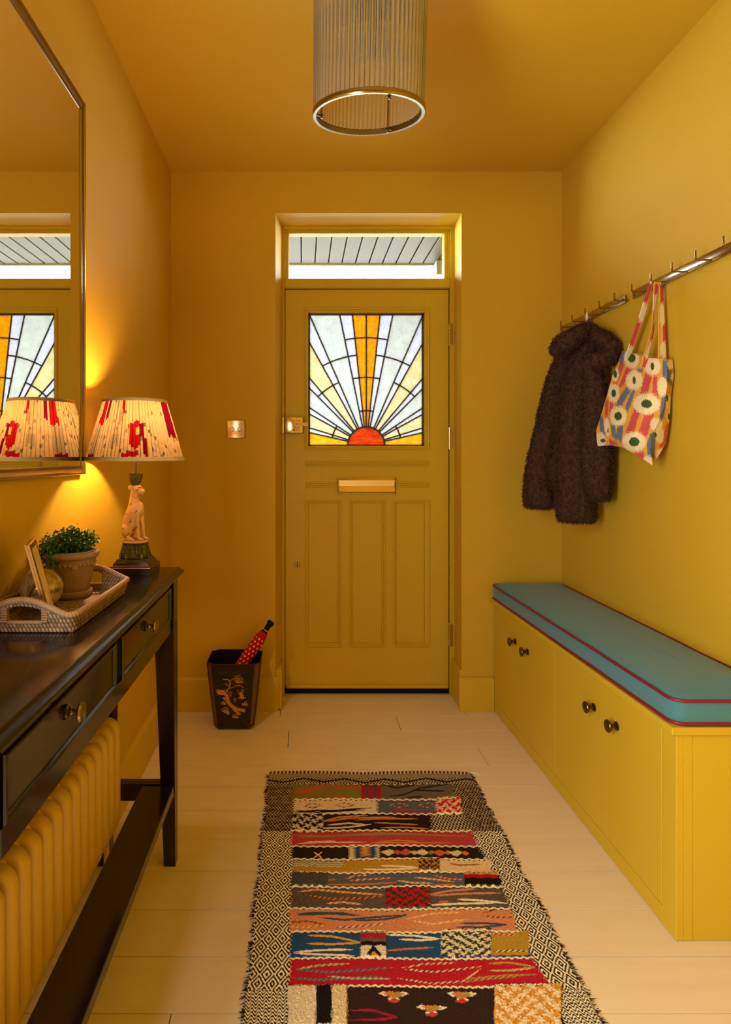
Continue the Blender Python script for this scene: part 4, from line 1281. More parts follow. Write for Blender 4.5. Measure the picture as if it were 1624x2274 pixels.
# ================================================================ glass orb and photo frame
oc = Vector((-.5565, 1.268, TF + .0438))
ob = MB().ell((0, 0, 0), (.0435, .0435, .0435), 48, 32).mesh('glass_orb', M['orb'], (0, 0, 0), 60)
o = link_mesh('glass_orb', ob, None, oc); ORG[o.name] = oc
tag(o, 'marbled amber glass orb on the rattan tray behind the photo frame', 'ornament')
pf = thing('photo_frame', (-.50, 1.19, TF), 'small gilt photo frame leaning on its easel strut on the rattan tray', 'photo frame')
A = Vector((-.4855, 1.150, TF + .0006)); D = Vector((-.0316, .095, 0)).normalized()
U = Vector((-.045, 0, .158)).normalized()
Nn = D.cross(U).normalized()          # towards the room
if Nn.x < 0: Nn = -Nn
fw, fh_, ft = .100, .160, .0085
def slab(x0, x1, z0, z1, n0, n1, name, m, parent, b=0):
    mb = MB()
    c8 = [A + D * x + U * z + Nn * n_ for x in (x0, x1) for z in (z0, z1) for n_ in (n0, n1)]
    mb.add(c8, [(0, 1, 3, 2), (4, 6, 7, 5), (0, 4, 5, 1), (2, 3, 7, 6), (0, 2, 6, 4), (1, 5, 7, 3)])
    return mb.build(name, m, parent, 0)
fb_ = MB()
rings = []
for i, n_ in ((0, -ft), (0, -.0045), (.0012, -.004), (.0012, -.003), (0, -.0025), (0, 0), (.002, .0012), (.011, .0012), (.013, -.001)):
    rings.append([A + D * x + U * z + Nn * n_ for x, z in ((i, i), (fw - i, i), (fw - i, fh_ - i), (i, fh_ - i))])
fb_.loft(rings)
fb_.build('frame_border', M['frame_gold'], pf, 20)
slab(.013, fw - .013, .013, fh_ - .013, -.0009, -.0004, 'photograph', M['print'], pf)
st_ = MB(); p0 = A + D * (fw * .45) + U * .085 - Nn * ft
st_.tube([p0, Vector((p0.x - .040, p0.y + .01, TF + .002))], .0022, 8)
st_.build('easel_strut', M['frame_gold'], pf)

# ================================================================ octagonal bin
BX, BY0, BH = -.3015, 2.570, .301
bn = thing('waste_bin', (BX, 2.675, 0), 'black lacquer octagonal bin painted with a gilt tree scene left of the door', 'bin')
def octo(hw, y0, y1, ch_, z):
    return [(BX - hw + ch_, y0, z), (BX + hw - ch_, y0, z), (BX + hw, y0 + ch_ * .9, z), (BX + hw, y1 - ch_ * .9, z), (BX + hw - ch_, y1, z), (BX - hw + ch_, y1, z), (BX - hw, y1 - ch_ * .9, z), (BX - hw, y0 + ch_ * .9, z)]
r0 = lambda z, e=0: octo(.0875 + (.119 - .0875) * z / BH - e, 2.602 + (BY0 - 2.602) * z / BH + e, 2.752 + (2.775 - 2.752) * z / BH - e, .024 + .007 * z / BH, z)
bb = MB(); bb.loft([r0(.017), r0(BH), r0(BH, .005), r0(.026, .005)]); bb.build('bin_body', M['lacquer'], bn, 20)
# gilt bands on the chamfers
for (i, j) in ((1, 2), (0, 7)):
    a0, a1, b0, b1 = [Vector(r0(z)[k]) for z in (.026, BH - .004) for k in (i, j)]
    nn_ = (a1 - a0).cross(b0 - a0).normalized()
    if nn_.y > 0: nn_ = -nn_
    e = nn_ * .0012
    MB().add([p + e for p in (a0.lerp(a1, .2), a0.lerp(a1, .8), b0.lerp(b1, .8), b0.lerp(b1, .2))] + [p + nn_ * .0002 for p in (a0.lerp(a1, .2), a0.lerp(a1, .8), b0.lerp(b1, .8), b0.lerp(b1, .2))],
             [(0, 1, 2, 3), (4, 7, 6, 5), (0, 4, 5, 1), (1, 5, 6, 2), (2, 6, 7, 3), (3, 7, 4, 0)]).build('gilt_band', M['gold_band'], bn, 0)
for (sx, sy) in ((-1, 0), (1, 0), (-1, 1), (1, 1)):
    MB().lathe([(.006, 0), (.0105, .003), (.0125, .009), (.010, .0155), (.008, .0172)], (BX + sx * .062, 2.625 + sy * .10, 0.0004), 16).build('bun_foot', M['foot'], bn)
# painted front panel
nu, nw = 150, 220
US, WS = np.meshgrid(np.linspace(0, 1, nu), np.linspace(0, 1, nw))
f0, f1, g0, g1 = [np.array(r0(z)[k]) for z in (.024, BH - .004) for k in (0, 1)]
FV = ((1 - US)[..., None] * f0 + US[..., None] * f1) * (1 - WS)[..., None] + ((1 - US)[..., None] * g0 + US[..., None] * g1) * WS[..., None]
FV[..., 1] -= .0008
qx = (FV[..., 0] * F / FV[..., 1] + VX - 430) * 7.06; qy = (VY + (EYE - FV[..., 2]) * F / FV[..., 1] - 1350) * 7.06
fc = np.tile(np.array([22., 13., 8.]), (nw, nu, 1))
GOLD = (190, 140, 46); OLIVE = (96, 74, 30); RED_ = (150, 62, 26)
wob = 6 * np.sin(qy * .09) + 5 * np.sin(qx * .11 + qy * .05)
def pline(pts, w, c):
    d, t = distline(qx + wob * .5, qy + wob * .3, pts); fc[d < w] = c
def pblob(cx, cy, rx, ry, c): fc[((qx + wob - cx) / rx) ** 2 + ((qy + wob * .6 - cy) / ry) ** 2 < 1] = c
def pring(cx, cy, r, c, w=5):
    d = np.abs(np.hypot(qx - cx, qy - cy) - r); fc[d < w] = c
def ptri(pts, c): fc[inpoly(qx, qy, pts)] = c
for k in range(34):
    x_, y_ = prng.uniform(380, 780), prng.uniform(1010, 1250)
    if abs(x_ - 570) < 35: continue
    pline([(x_ - 38, y_ + 6), (x_, y_ - 4), (x_ + 40, y_ - 14)], 2.2, OLIVE)
pline([(520, 1310), (565, 1240), (575, 1170), (540, 1120), (470, 1120)], 7, GOLD); pline([(575, 1150), (640, 1090), (740, 1050)], 4, GOLD)
pline([(570, 1260), (530, 1205), (500, 1200)], 5, GOLD); pline([(575, 1270), (640, 1225), (720, 1215), (780, 1245)], 5, GOLD)
pline([(400, 1310), (470, 1320), (530, 1390), (545, 1480), (600, 1540), (680, 1590), (790, 1610)], 26, GOLD)
pline([(600, 1540), (640, 1600), (720, 1665)], 18, GOLD)
for cx, cy, r in ((378, 1305, 22), (495, 1305, 22), (455, 1490, 20), (490, 1470, 20), (460, 1600, 20), (495, 1580, 22), (530, 1585, 18), (665, 1130, 22), (700, 1120, 22), (740, 1125, 26), (765, 1305, 20), (630, 1690, 20), (670, 1680, 22), (815, 1490, 18)):
    pring(cx, cy, r, GOLD)
for cx, cy, rx, ry in ((430, 1335, 55, 28), (705, 1165, 62, 12), (750, 1370, 30, 50), (765, 1412, 60, 16), (520, 1630, 48, 18), (660, 1715, 50, 12), (500, 1420, 34, 20), (470, 1505, 40, 9), (800, 1515, 46, 18), (540, 1660, 24, 12)):
    pblob(cx, cy, rx, ry, GOLD)
for cx, cy, s in ((575, 1340, 44), (650, 1440, 38), (700, 1310, 28)):
    ptri([(cx - s, cy), (cx + s, cy), (cx, cy - s * 1.1)], RED_); fc[(np.abs(qx - cx) < s * .6) & (qy > cy) & (qy < cy + s * 1.1)] = OLIVE
for y_ in (1150, 1190, 1276): pline([(760, y_), (855, y_ - 6)], 2, OLIVE)
link_mesh('painted_front', grid_mesh('painted_front', FV, M['lacquer_attr'], ORG[bn.name], np.clip(fc, 0, 255)), bn)

# ================================================================ umbrella in the bin
T_ = P(604, 1379.5, 2.735); E_ = P(546, 1463, 2.70)
ax = (E_ - T_).normalized()
um = thing('folded_umbrella', T_ + ax * .40, 'folded red polka dot umbrella with black handle leaning in the bin', 'umbrella')
qx_ = ax.cross(Vector((0, 1, 0))).normalized(); qy_ = qx_.cross(ax).normalized()
def alathe(prof, seg, name, m, pleat=0, cols=None):
    rings = []
    for r, t in prof:
        rings.append([T_ + ax * t + (qx_ * math.cos(a) + qy_ * math.sin(a)) * (r * (1 + pleat * math.sin(8 * a) * min(1, max(0, (.09 - abs(t - .055)) * 20)))) for a in [2 * PI * j / seg for j in range(seg)]])
    mb = MB(); mb.loft(rings)
    return mb, rings
mb, _ = alathe([(.006, 0), (.0155, .001), (.0168, .004), (.0168, .018), (.0135, .020), (.0125, .024), (.0120, .046), (.006, .047)], 24, '', None)
mb.build('handle', M['black'], um, 40)
mb, _ = alathe([(.005, .046), (.005, .058)], 12, '', None); mb.build('shaft', M['brass'], um)
mb, _ = alathe([(.011, .053), (.0165, .054), (.0165, .059), (.011, .060)], 24, '', None); mb.build('rib_ring', M['black'], um)
prof = [(.0135, .057), (.018, .062), (.0215, .075), (.0255, .095), (.0275, .115)] + [(.0275 - .010 * max(0, (t - .2) / .18), t) for t in np.linspace(.12, .38, 120)] + [(.006, .395)]
prof = prof[:1] + [(np.interp(t, [p[1] for p in prof], [p[0] for p in prof]), t) for t in np.linspace(.058, .392, 190)] + prof[-1:]
mb, rings = alathe(prof, 96, '', None, .055)
cc = []
for i, (r, t) in enumerate(prof):
    for j in range(96):
        a = 2 * PI * j / 96
        k = math.floor((t - .085) / .0195); ff = (t - .085) / .0195 - k
        aa = (a * 9 / (2 * PI) + .5 * (k % 2)) % 1
        d = math.hypot((ff - .5) * .0195, (aa - .5) * 2 * PI * r / 9)
        cc.append((238, 200, 170) if d < .0040 and t > .085 else (176, 10, 26))
mb.build('folded_canopy', M['attr'], um, 60, np.array(cc, float))

# ================================================================ tote bag
bag = thing('tote_bag', (1.16, 2.0, 1.72), 'patterned cotton tote bag with green eyed ovals hanging by its straps', 'bag')
def bc2(cx, cy): return (1310 + cx / 5.052, 600 + cy / 5.052)
left = np.array([(365, 905), (330, 1010), (250, 1200), (180, 1450), (110, 1680), (72, 1800), (78, 1900), (90, 1975)], float)
seam = np.array([(868, 1000), (870, 1150), (868, 1300), (830, 1550), (765, 1720), (690, 1860), (680, 2020), (705, 2190)], float)
right = np.array([(942, 1005), (958, 1180), (915, 1390), (903, 1600), (880, 1780), (850, 1950), (770, 2090), (712, 2185)], float)
def samp(poly, t):
    L = np.linspace(0, 1, len(poly)); return np.stack([np.interp(t, L, poly[:, 0]), np.interp(t, L, poly[:, 1])], -1)
nu1, nu2, nvv = 150, 34, 240
tv = np.linspace(0, 1, nvv)
Lp, Sp, Rp = samp(left, tv), samp(seam, tv), samp(right, tv)
uf = np.linspace(0, 1, nu1); us = np.linspace(0, 1, nu2)[1:]
front_ = Lp[:, None] * (1 - uf)[None, :, None] + Sp[:, None] * uf[None, :, None]
# mouth dips and the bottom edge sags between the corners
sag_top = np.interp(uf, [0, .28, .6, 1], [0, 10, 20, 0]); sag_bot = np.interp(uf, [0, .15, .25, .45, .75, 1], [0, -40, -62, -85, -48, 0])
front_[..., 1] += sag_top[None] * (1 - tv)[:, None] ** 2 + sag_bot[None] * tv[:, None] ** 6
sidep = Sp[:, None] * (1 - us)[None, :, None] + Rp[:, None] * us[None, :, None]
PXY = np.concatenate([front_, sidep], 1)
ub = np.concatenate([uf, 1 + us * .28])
depth = np.interp(ub, [0, .3, .7, 1, 1.28], [2.215, 2.10, 1.985, 1.925, 1.955])
DEP = np.tile(depth, (nvv, 1))
bul = np.exp(-((uf[None] - .5) / .42) ** 2) * np.sin(PI * np.clip(tv[:, None] * .9 + .08, 0, 1))
DEP[:, :nu1] -= .030 * bul
DEP += .004 * np.sin(ub[None] * 13 + tv[:, None] * 5) * tv[:, None] + .003 * np.sin(tv[:, None] * 17 + ub[None] * 7)
IX = 1310 + PXY[..., 0] / 5.052; IY = 600 + PXY[..., 1] / 5.052
BVv = np.stack([(IX - VX) * DEP / F, DEP, EYE - (IY - VY) * DEP / F], -1)
BVv[..., 0] = np.minimum(BVv[..., 0], XR - .010)
# colours of the print
cx_, cy_ = PXY[..., 0], PXY[..., 1]
jx = cx_ + 5 * np.sin(cy_ * .23) + RNG.normal(0, 3, cx_.shape); jy = cy_ + RNG.normal(0, 12, cx_.shape)
bcol = np.tile(np.array([226., 172., 66.]), (*cx_.shape, 1))
PINK, BLUE, CREAM, GREEN = (208, 84, 92), (108, 120, 142), (240, 226, 184), (62, 92, 42)
for poly in ([(345, 1040), (395, 1040), (310, 1270), (262, 1270)], [(415, 1090), (500, 1110), (360, 1310), (325, 1300)], [(175, 1460), (215, 1460), (197, 1690), (168, 1690)], [(228, 1480), (268, 1485), (242, 1690), (209, 1700)],
             [(640, 1110), (710, 1150), (650, 1390), (560, 1390)], [(715, 1170), (755, 1180), (775, 1460), (700, 1390)], [(505, 1550), (565, 1590), (490, 1830), (398, 1830)], [(620, 1600), (728, 1600), (640, 1870), (540, 1830)],
             [(500, 2040), (605, 2040), (610, 2160), (520, 2110)], [(215, 1880), (340, 1960), (225, 1970)], [(858, 1750), (884, 1700), (845, 1980), (775, 2010)], [(400, 1960), (440, 1990), (470, 2060), (420, 2010)]):
    bcol[inpoly(cx_, jy, poly)] = PINK
for poly in ([(350, 900), (410, 900), (370, 1050), (330, 1050)], [(105, 1650), (140, 1620), (185, 1850), (120, 1850)], [(232, 1730), (285, 1740), (305, 1920), (250, 1860)], [(310, 1740), (378, 1745), (355, 1940), (293, 1880)], [(405, 1310), (470, 1340), (350, 1535), (283, 1525)], [(485, 1330), (532, 1300), (432, 1590), (395, 1540)],
             [(818, 1000), (925, 1000), (928, 1310), (818, 1200)], [(812, 1400), (868, 1400), (832, 1650), (768, 1770)], [(680, 1830), (745, 1800), (725, 2150), (650, 2080), (640, 1950)], [(535, 1100), (600, 1110), (590, 1150), (530, 1150)]):
    bcol[inpoly(cx_, jy, poly)] = BLUE
for (a, b, rx, ry) in ((815, 1310, 58, 112), (748, 1730, 72, 72), (785, 1850, 50, 95), (910, 1050, 42, 62), (655, 2150, 62, 65), (120, 1905, 62, 85), (190, 1740, 30, 90), (885, 1480, 30, 95), (940, 1200, 30, 40), (800, 2060, 60, 60)):
    bcol[((jx - a) / rx) ** 2 + ((jy - b) / ry) ** 2 < 1] = CREAM
for (a, b, rx, ry, gx_, gy_) in ((470, 985, 85, 118, 46, 50), (270, 1380, 65, 108, 26, 45), (500, 1235, 95, 108, 18, 46), (640, 1500, 152, 118, 60, 48), (320, 1638, 95, 112, 43, 46), (705, 1080, 92, 102, 20, 42), (500, 1925, 135, 112, 58, 52), (287, 1165, 42, 82, 18, 45), (150, 1912, 10, 10, 30, 22), (205, 1800, 22, 70, 8, 30), (870, 1435, 10, 10, 12, 36), (740, 1850, 10, 10, 14, 26), (888, 1640, 26, 60, 12, 40)):
    q_ = np.hypot((jx - a) / rx, (jy - b) / ry)
    bcol[q_ < 1] = CREAM
    bcol[np.hypot((cx_ + RNG.normal(0, 2, cx_.shape) - a) / gx_, (cy_ + RNG.normal(0, 3, cx_.shape) - b) / gy_) < 1] = GREEN
link_mesh('front_panel', grid_mesh('front_panel', BVv, M['attr'], ORG[bag.name], bcol), bag)
# back panel: the same outline further back, joined at the edges
ul = np.linspace(0, 1, 40)
BK = BVv[:, :1] * (1 - ul)[None, :, None] + BVv[:, -1:] * ul[None, :, None]
BK[..., 2] += (-np.interp(ul, np.linspace(0, 1, nu1), sag_bot)[None] * 1.25 + 4) * tv[:, None] ** 6 / 5.052 * BK[..., 1] / F
BK[..., 0] = np.minimum(BK[..., 0] + (.014 * np.sin(PI * ul))[None], XR - .005)
link_mesh('back_panel', grid_mesh('back_panel', BK, M['attr'], ORG[bag.name], np.tile(np.array([222., 190., 120.]), (nvv, 40, 1))), bag)
def strap(pts, w0, segs, name):
    """pts: (cx, cy, Y, width px) traced centre line; segs: colours by position"""
    n_ = 90
    a = np.array(pts, float); L = np.linspace(0, 1, len(a)); t = np.linspace(0, 1, n_)
    c = np.stack([np.interp(t, L, a[:, k]) for k in range(4)], -1)
    nw_ = 9
    V_ = np.zeros((n_, nw_, 3)); K_ = np.zeros((n_, nw_, 3))
    for i in range(n_):
        d = c[min(i + 1, n_ - 1), :2] - c[max(i - 1, 0), :2]; d /= np.linalg.norm(d) + 1e-9
        for j in range(nw_):
            o_ = (j / (nw_ - 1) - .5) * c[i, 3]
            x_, y_ = c[i, 0] + -d[1] * o_ * np.sign(-d[1] if abs(d[1]) > .1 else 1), c[i, 1] + d[0] * o_ * np.sign(-d[1] if abs(d[1]) > .1 else 1)
            ip = bc2(x_, y_); Y_ = c[i, 2] + .010 * (j / (nw_ - 1) - .5)
            p = P(ip[0], ip[1], Y_); V_[i, j] = (min(p.x, XR - .008), p.y, p.z)
            col = CREAM
            for (t0, t1, j0, j1, cc_) in segs:
                if t0 + .02 * math.sin(j * 3) <= t[i] <= t1 + .02 * math.sin(j * 2 + 1) and j0 <= j <= j1: col = cc_
            K_[i, j] = col
    me = grid_mesh(name, V_, M['attr'], ORG[bag.name], K_)
    o = link_mesh(name, me, bag)
    s = o.modifiers.new('thickness', 'SOLIDIFY'); s.thickness = .002
    return o
YEL = (226, 172, 66)
hy = 1.165 * F / (1446 - VX)
strap([(420, 1020, 2.145, 62), (455, 900, 2.13, 62), (530, 690, 2.09, 62), (600, 480, 2.05, 62), (655, 290, 2.02, 56), (690, 165, hy + .004, 40), (708, 128, hy - .001, 34)], 0, [(0, 1, 5, 8, YEL), (.18, .44, 0, 5, PINK), (.60, .86, 0, 5, PINK), (.42, .58, 2, 8, CREAM), (.05, .2, 0, 8, CREAM)], 'strap')
strap([(596, 1100, 2.01, 66), (625, 985, 2.00, 62), (668, 850, 1.998, 50), (705, 690, 1.99, 34), (722, 520, 1.99, 26), (735, 330, hy - .005, 40), (752, 200, hy - .012, 64), (758, 132, hy - .012, 70)], 0, [(0, 1, 0, 4, YEL), (0, .14, 3, 8, PINK), (.16, .32, 3, 8, CREAM), (.34, .5, 5, 8, PINK), (.78, .95, 2, 6, PINK), (.62, .76, 0, 8, CREAM)], 'strap')
strap([(818, 1000, 1.965, 92), (815, 860, 1.965, 88), (812, 700, 1.968, 84), (808, 520, 1.972, 72), (806, 340, 1.974, 50), (800, 200, hy - .016, 34), (786, 132, hy - .012, 30)], 0, [(0, 1, 0, 3, YEL), (.05, .2, 2, 8, CREAM), (.22, .42, 5, 8, PINK), (.44, .62, 2, 8, CREAM), (.64, .9, 3, 8, PINK)], 'strap')

# ================================================================ rug
rug = thing('flatweave_rug', (.255, 1.5, 0), 'long patchwork kilim rug with black and cream lozenge borders', 'rug')
RX0_, RX1_ = -.128, .636
ylist = np.concatenate([np.arange(2.258, 1.235, -.0016), np.arange(1.235, .55, -.006)])
xlist = np.arange(RX0_, RX1_ + .0008, .0016)
RXX, RYY = np.meshgrid(xlist, ylist)
wav = .0035 * np.sin(RYY * 21) * 1 + .002 * np.sin(RYY * 57 + 1)
side_t = (RXX - RX0_) / (RX1_ - RX0_)
RXW = RXX + wav * (2 * side_t - 1) * .7
py = VY + EYE * F / RYY; pxx = VX + RXX * F / RYY
pxn = pxx + RNG.normal(0, .8, pxx.shape); pyn = py + RNG.normal(0, .5, py.shape) + .8 * np.sin(pxx * .21)
CRE = (240, 226, 190); BLK = (30, 22, 19)
# border weave
tx_ = np.abs(((RXX / .034) % 1) - .5) * 2; ty_ = np.abs(((RYY / .050) % 1) - .5) * 2
loz = ((tx_ + ty_) * 1.9 + .03 * RNG.normal(0, 1, tx_.shape)) % 1
rc_ = np.where((loz < .50)[..., None], np.array(BLK, float), np.array(CRE, float))
# finer grain at the far end
fine = ((RXX / .0110 + np.floor(RYY / .0100) * .5) % 1 < .5)
rc_[(py < 1850) & (py > 1745)] = np.where(fine[..., None], np.array(BLK, float), np.array((190, 170, 134), float))[(py < 1850) & (py > 1745)]
rc_[(py < 1850) & (loz < .3) & (py > 1745)] = BLK
zig = (((RYY / .0085) + .5 * np.sin(RXX * 420)) % 1 < .5)
near = py > 2204
rc_[near] = np.where(zig[..., None], np.array(BLK, float), np.array(CRE, float))[near]
hgtm = np.zeros_like(RXX)
def R1(cx, cy): return (560 + cx / 2.8, 1690 + cy / 2.8)
def R2(cx, cy): return (540 + cx / 2.03, 1960 + cy / 2.03)
def rect(x0, x1, y0, y1, c, rag=0):
    m_ = (pyn > y0) & (pyn < y1) & (pxx + (rag * np.sin(py * 2.1) if rag else 0) > x0) & (pxx + (rag * np.sin(py * 1.7) if rag else 0) < x1)
    rc_[m_] = c; return m_
def check(x0, x1, y0, y1, nx, ny, c1, c2, pile=.004):
    m_ = (pyn > y0) & (pyn < y1) & (pxn > x0) & (pxn < x1)
    k_ = (np.floor((pxn - x0) / (x1 - x0) * nx + .25 * np.sin(py * .7)) + np.floor((pyn - y0) / (y1 - y0) * ny + .25 * np.sin(pxx * .4))) % 2 < 1
    rc_[m_ & k_] = c1; rc_[m_ & ~k_] = c2
    hgtm[m_] = pile
def streak(mp, pts, w, c, twist=None):
    q_ = [mp(*p) for p in pts]
    d, t = distline(pxx, py * 1.0, q_)
    ww = w * np.clip(np.sin(PI * np.clip(t, 0, 1)) * 1.6 + .25, 0, 1)
    m_ = d < ww
    if twist is None: rc_[m_] = c
    else:
        k_ = ((pxx * .5 + py * .8) / 3.2) % 2 < 1
        rc_[m_ & k_] = c; rc_[m_ & ~k_] = twist
YSc = [1744, 1779, 1811, 1849, 1883, 1912, 1942, 1975, 2023.5, 2075, 2134, 2197, 2285]
def fl_(y): return 652 - (y - 1745) * .022
def fr_(y): return float(np.interp(y, [1760, 1800, 1875, 1935, 1965, 2010, 2060, 2115, 2185, 2260], [1002, 1024, 1058, 1092, 1112, 1129, 1145, 1174, 1216, 1243]))
FL = 652 - (py - 1745) * .022; FR = np.interp(py, [1745, 1760, 1800, 1875, 1935, 1965, 2010, 2060, 2115, 2185, 2260, 2400], [996, 1002, 1024, 1058, 1092, 1112, 1129, 1145, 1174, 1216, 1243, 1320])
jag = 3 * np.sin(py * 1.3) + 2 * np.sin(py * 2.9)
infield = (pxx > FL + jag) & (pxx < FR + jag)
BASE = [(128, 116, 44), (216, 198, 156), (40, 28, 22), (176, 62, 64), (42, 30, 24), (182, 140, 42), (88, 92, 104), (84, 74, 66), (206, 136, 92), (38, 74, 112), (176, 30, 46), (50, 34, 28)]
for k in range(12):
    rc_[infield & (pyn > YSc[k]) & (pyn < YSc[k + 1])] = BASE[k]
# band 1
rect(845, 1004, 1744, 1779, (104, 94, 74)); rect(803, 847, 1743, 1778, (172, 20, 30), 2)
rect(812, 820, 1743, 1778, (72, 76, 92), 3); rect(829, 837, 1743, 1778, (72, 76, 92), 3)
for p in ([(300, 200), (400, 180), (480, 160)], [(520, 185), (600, 175), (680, 165)], [(260, 200), (330, 205), (400, 195)], [(500, 240), (600, 235)], [(420, 165), (560, 155)]): streak(R1, p, 2.0, (188, 82, 36))
for p in ([(790, 150), (900, 175), (1010, 160)], [(850, 230), (950, 215), (1040, 180), (1240, 155)], [(1000, 190), (1100, 195), (1200, 200)], [(960, 235), (1060, 230)]): streak(R1, p, 1.6, (42, 32, 26))
# band 2
rect(838, 970, 1780, 1811, (86, 92, 106), 4); check(973, 1025, 1775, 1811, 5, 5, (196, 30, 40), (232, 196, 160))
for p in ([(255, 328), (400, 318), (520, 322), (740, 304)], [(270, 318), (400, 330), (700, 318)]): streak(R1, p, 1.7, BLK)
for cx, cy in ((375, 288), (575, 288), (915, 284), (1095, 284)):
    for dx, dy in ((-60, 0), (0, -12)):
        streak(R1, [(cx - 60, cy), (cx, cy - 14), (cx + 60, cy)], 1.1, (150, 70, 70), (208, 170, 120)); streak(R1, [(cx - 60, cy), (cx, cy + 14), (cx + 60, cy)], 1.1, (120, 70, 60), (200, 160, 110))
streak(R1, [(850, 318), (950, 308), (1030, 312)], 1.6, (170, 50, 60)); rect(880, 972, 1804, 1809, (150, 56, 66))
# band 3
check(648, 718, 1811, 1850, 5, 5, BLK, (206, 196, 168)); 
m3 = infield & (pxx > 958 + 4 * np.sin(py)) & (pyn > 1811) & (pyn < 1849); rc_[m3] = np.where(fine[..., None], np.array(BLK, float), np.array((190, 172, 136), float))[m3]
for p, c in (([(440, 384), (540, 362), (720, 352)], (206, 130, 50)), ([(445, 388), (600, 370), (900, 360)], (206, 130, 50)), ([(640, 382), (800, 372), (1030, 368)], (206, 130, 50)), ([(470, 408), (600, 400), (720, 412)], (216, 204, 172)), ([(420, 428), (600, 425), (740, 408)], (216, 204, 172)), ([(760, 398), (900, 402), (1030, 405)], (206, 130, 50)), ([(800, 430), (960, 424), (1100, 432)], (206, 130, 50))): streak(R1, p, 1.7, c)
# band 4
for p, c in (([(245, 470), (500, 478), (800, 462), (1340, 476)], (150, 130, 60)), ([(280, 484), (600, 474), (1000, 470)], (150, 130, 60)), ([(280, 524), (420, 514), (710, 518)], (224, 196, 150)), ([(330, 514), (420, 510), (520, 508)], (224, 196, 150)), ([(730, 524), (900, 508), (1030, 514)], (206, 130, 60)), ([(760, 524), (960, 522), (1240, 518)], (206, 130, 60))): streak(R1, p, 1.5, c)
# band 5
rect(776, 842, 1880, 1911, (216, 196, 150), 3); rect(787, 836, 1881, 1910, (40, 76, 110), 4); rect(803, 820, 1881, 1906, (212, 140, 40), 5)
for k in range(5):
    cx = 850 + k * 105; c = [(216, 200, 160), (190, 80, 80), (216, 200, 160), (196, 104, 56), (216, 200, 160)][k]
    q_ = [R1(cx - 50, 582), R1(cx, 562), R1(cx + 50, 582), R1(cx, 604)]; rc_[inpoly(pxn, pyn, q_)] = c
    q_ = [R1(cx + 25, 582), R1(cx + 55, 568), R1(cx + 82, 582), R1(cx + 55, 598)]; rc_[inpoly(pxn, pyn, q_)] = [(190, 76, 76), (206, 180, 120), (140, 126, 50), (206, 110, 60), (214, 120, 50)][k]
streak(R1, [(385, 575), (435, 612)], 1.3, CRE); streak(R1, [(435, 575), (385, 612)], 1.3, CRE); rc_[inpoly(pxx, py, [R1(395, 608), R1(425, 608), R1(410, 596)])] = (150, 40, 40)
# band 6
m6 = (pyn > 1913) & (pyn < 1929) & (pxx > FL) & (pxx < 762 + 3 * np.sin(py * 2)); rc_[m6] = np.where(zig[..., None], np.array(BLK, float), np.array(CRE, float))[m6]
check(931, 978, 1911, 1942, 7, 6, BLK, (190, 130, 40)); rect(978, 1092, 1913, 1942, (222, 196, 144))
for p, c in (([(690, 682), (800, 688), (1040, 684)], CRE), ([(800, 664), (900, 668), (1035, 678)], CRE), ([(1230, 650), (1290, 660), (1430, 652)], (170, 100, 50))): streak(R1, p, 1.8, c)
# band 7
m7 = (pyn > 1942) & (pyn < 1973) & (pxx > FL) & (pxx < 727); rc_[m7] = np.where((RNG.random(py.shape) < .5)[..., None], np.array((66, 66, 68), float), np.array((88, 86, 86), float))[m7]; hgtm[m7] = .004
rect(1032, 1107, 1942, 1950, (206, 146, 56)); rect(1030, 1107, 1949, 1957, (176, 20, 34)); rect(1032, 1112, 1957, 1973, (34, 24, 22)); hgtm[(pyn > 1942) & (pyn < 1973) & (pxx > 1032) & (pxx < 1112)] = .005
for p, c, t_ in (([(580, 742), (650, 720), (730, 722)], (176, 50, 50), (214, 190, 140)), ([(610, 752), (720, 746), (880, 738)], (176, 50, 50), (214, 190, 140)), ([(1010, 740), (1100, 748), (1260, 768)], (214, 200, 150), (206, 140, 60)), ([(900, 756), (1000, 772), (1130, 778)], (214, 200, 150), (206, 140, 60)), ([(1130, 728), (1220, 748), (1320, 752)], (176, 40, 50), (214, 160, 110)), ([(470, 782), (700, 776), (900, 768)], (200, 116, 50), None), ([(470, 752), (520, 748)], (190, 130, 40), None), ([(1120, 790), (1260, 786)], (200, 116, 50), None)): streak(R1, p, 1.9, c, t_)
# band 8
m8 = infield & (pyn > 1976) & (pyn < 2022) & (RNG.random(py.shape) < .3); rc_[m8] = (108, 98, 86)
check(856, 955, 1972, 2020, 8, 7, (184, 20, 40), (60, 52, 30))
for p, c, t_ in (([(245, 55), (330, 42), (460, 52), (635, 62)], (214, 120, 60), (224, 190, 140)), ([(270, 66), (400, 84), (540, 78), (635, 66)], (214, 120, 60), (90, 50, 36)), ([(375, 106), (450, 98), (540, 106)], (214, 120, 60), (224, 190, 140)), ([(830, 68), (940, 48), (1050, 40)], (206, 140, 96), None), ([(850, 72), (1000, 62), (1165, 56)], (206, 140, 96), None), ([(965, 88), (1060, 92), (1190, 104)], CRE, None), ([(840, 112), (980, 108), (1130, 104)], CRE, None), ([(880, 100), (925, 98)], (206, 110, 60), None)): streak(R2, p, 2.3, c, t_)
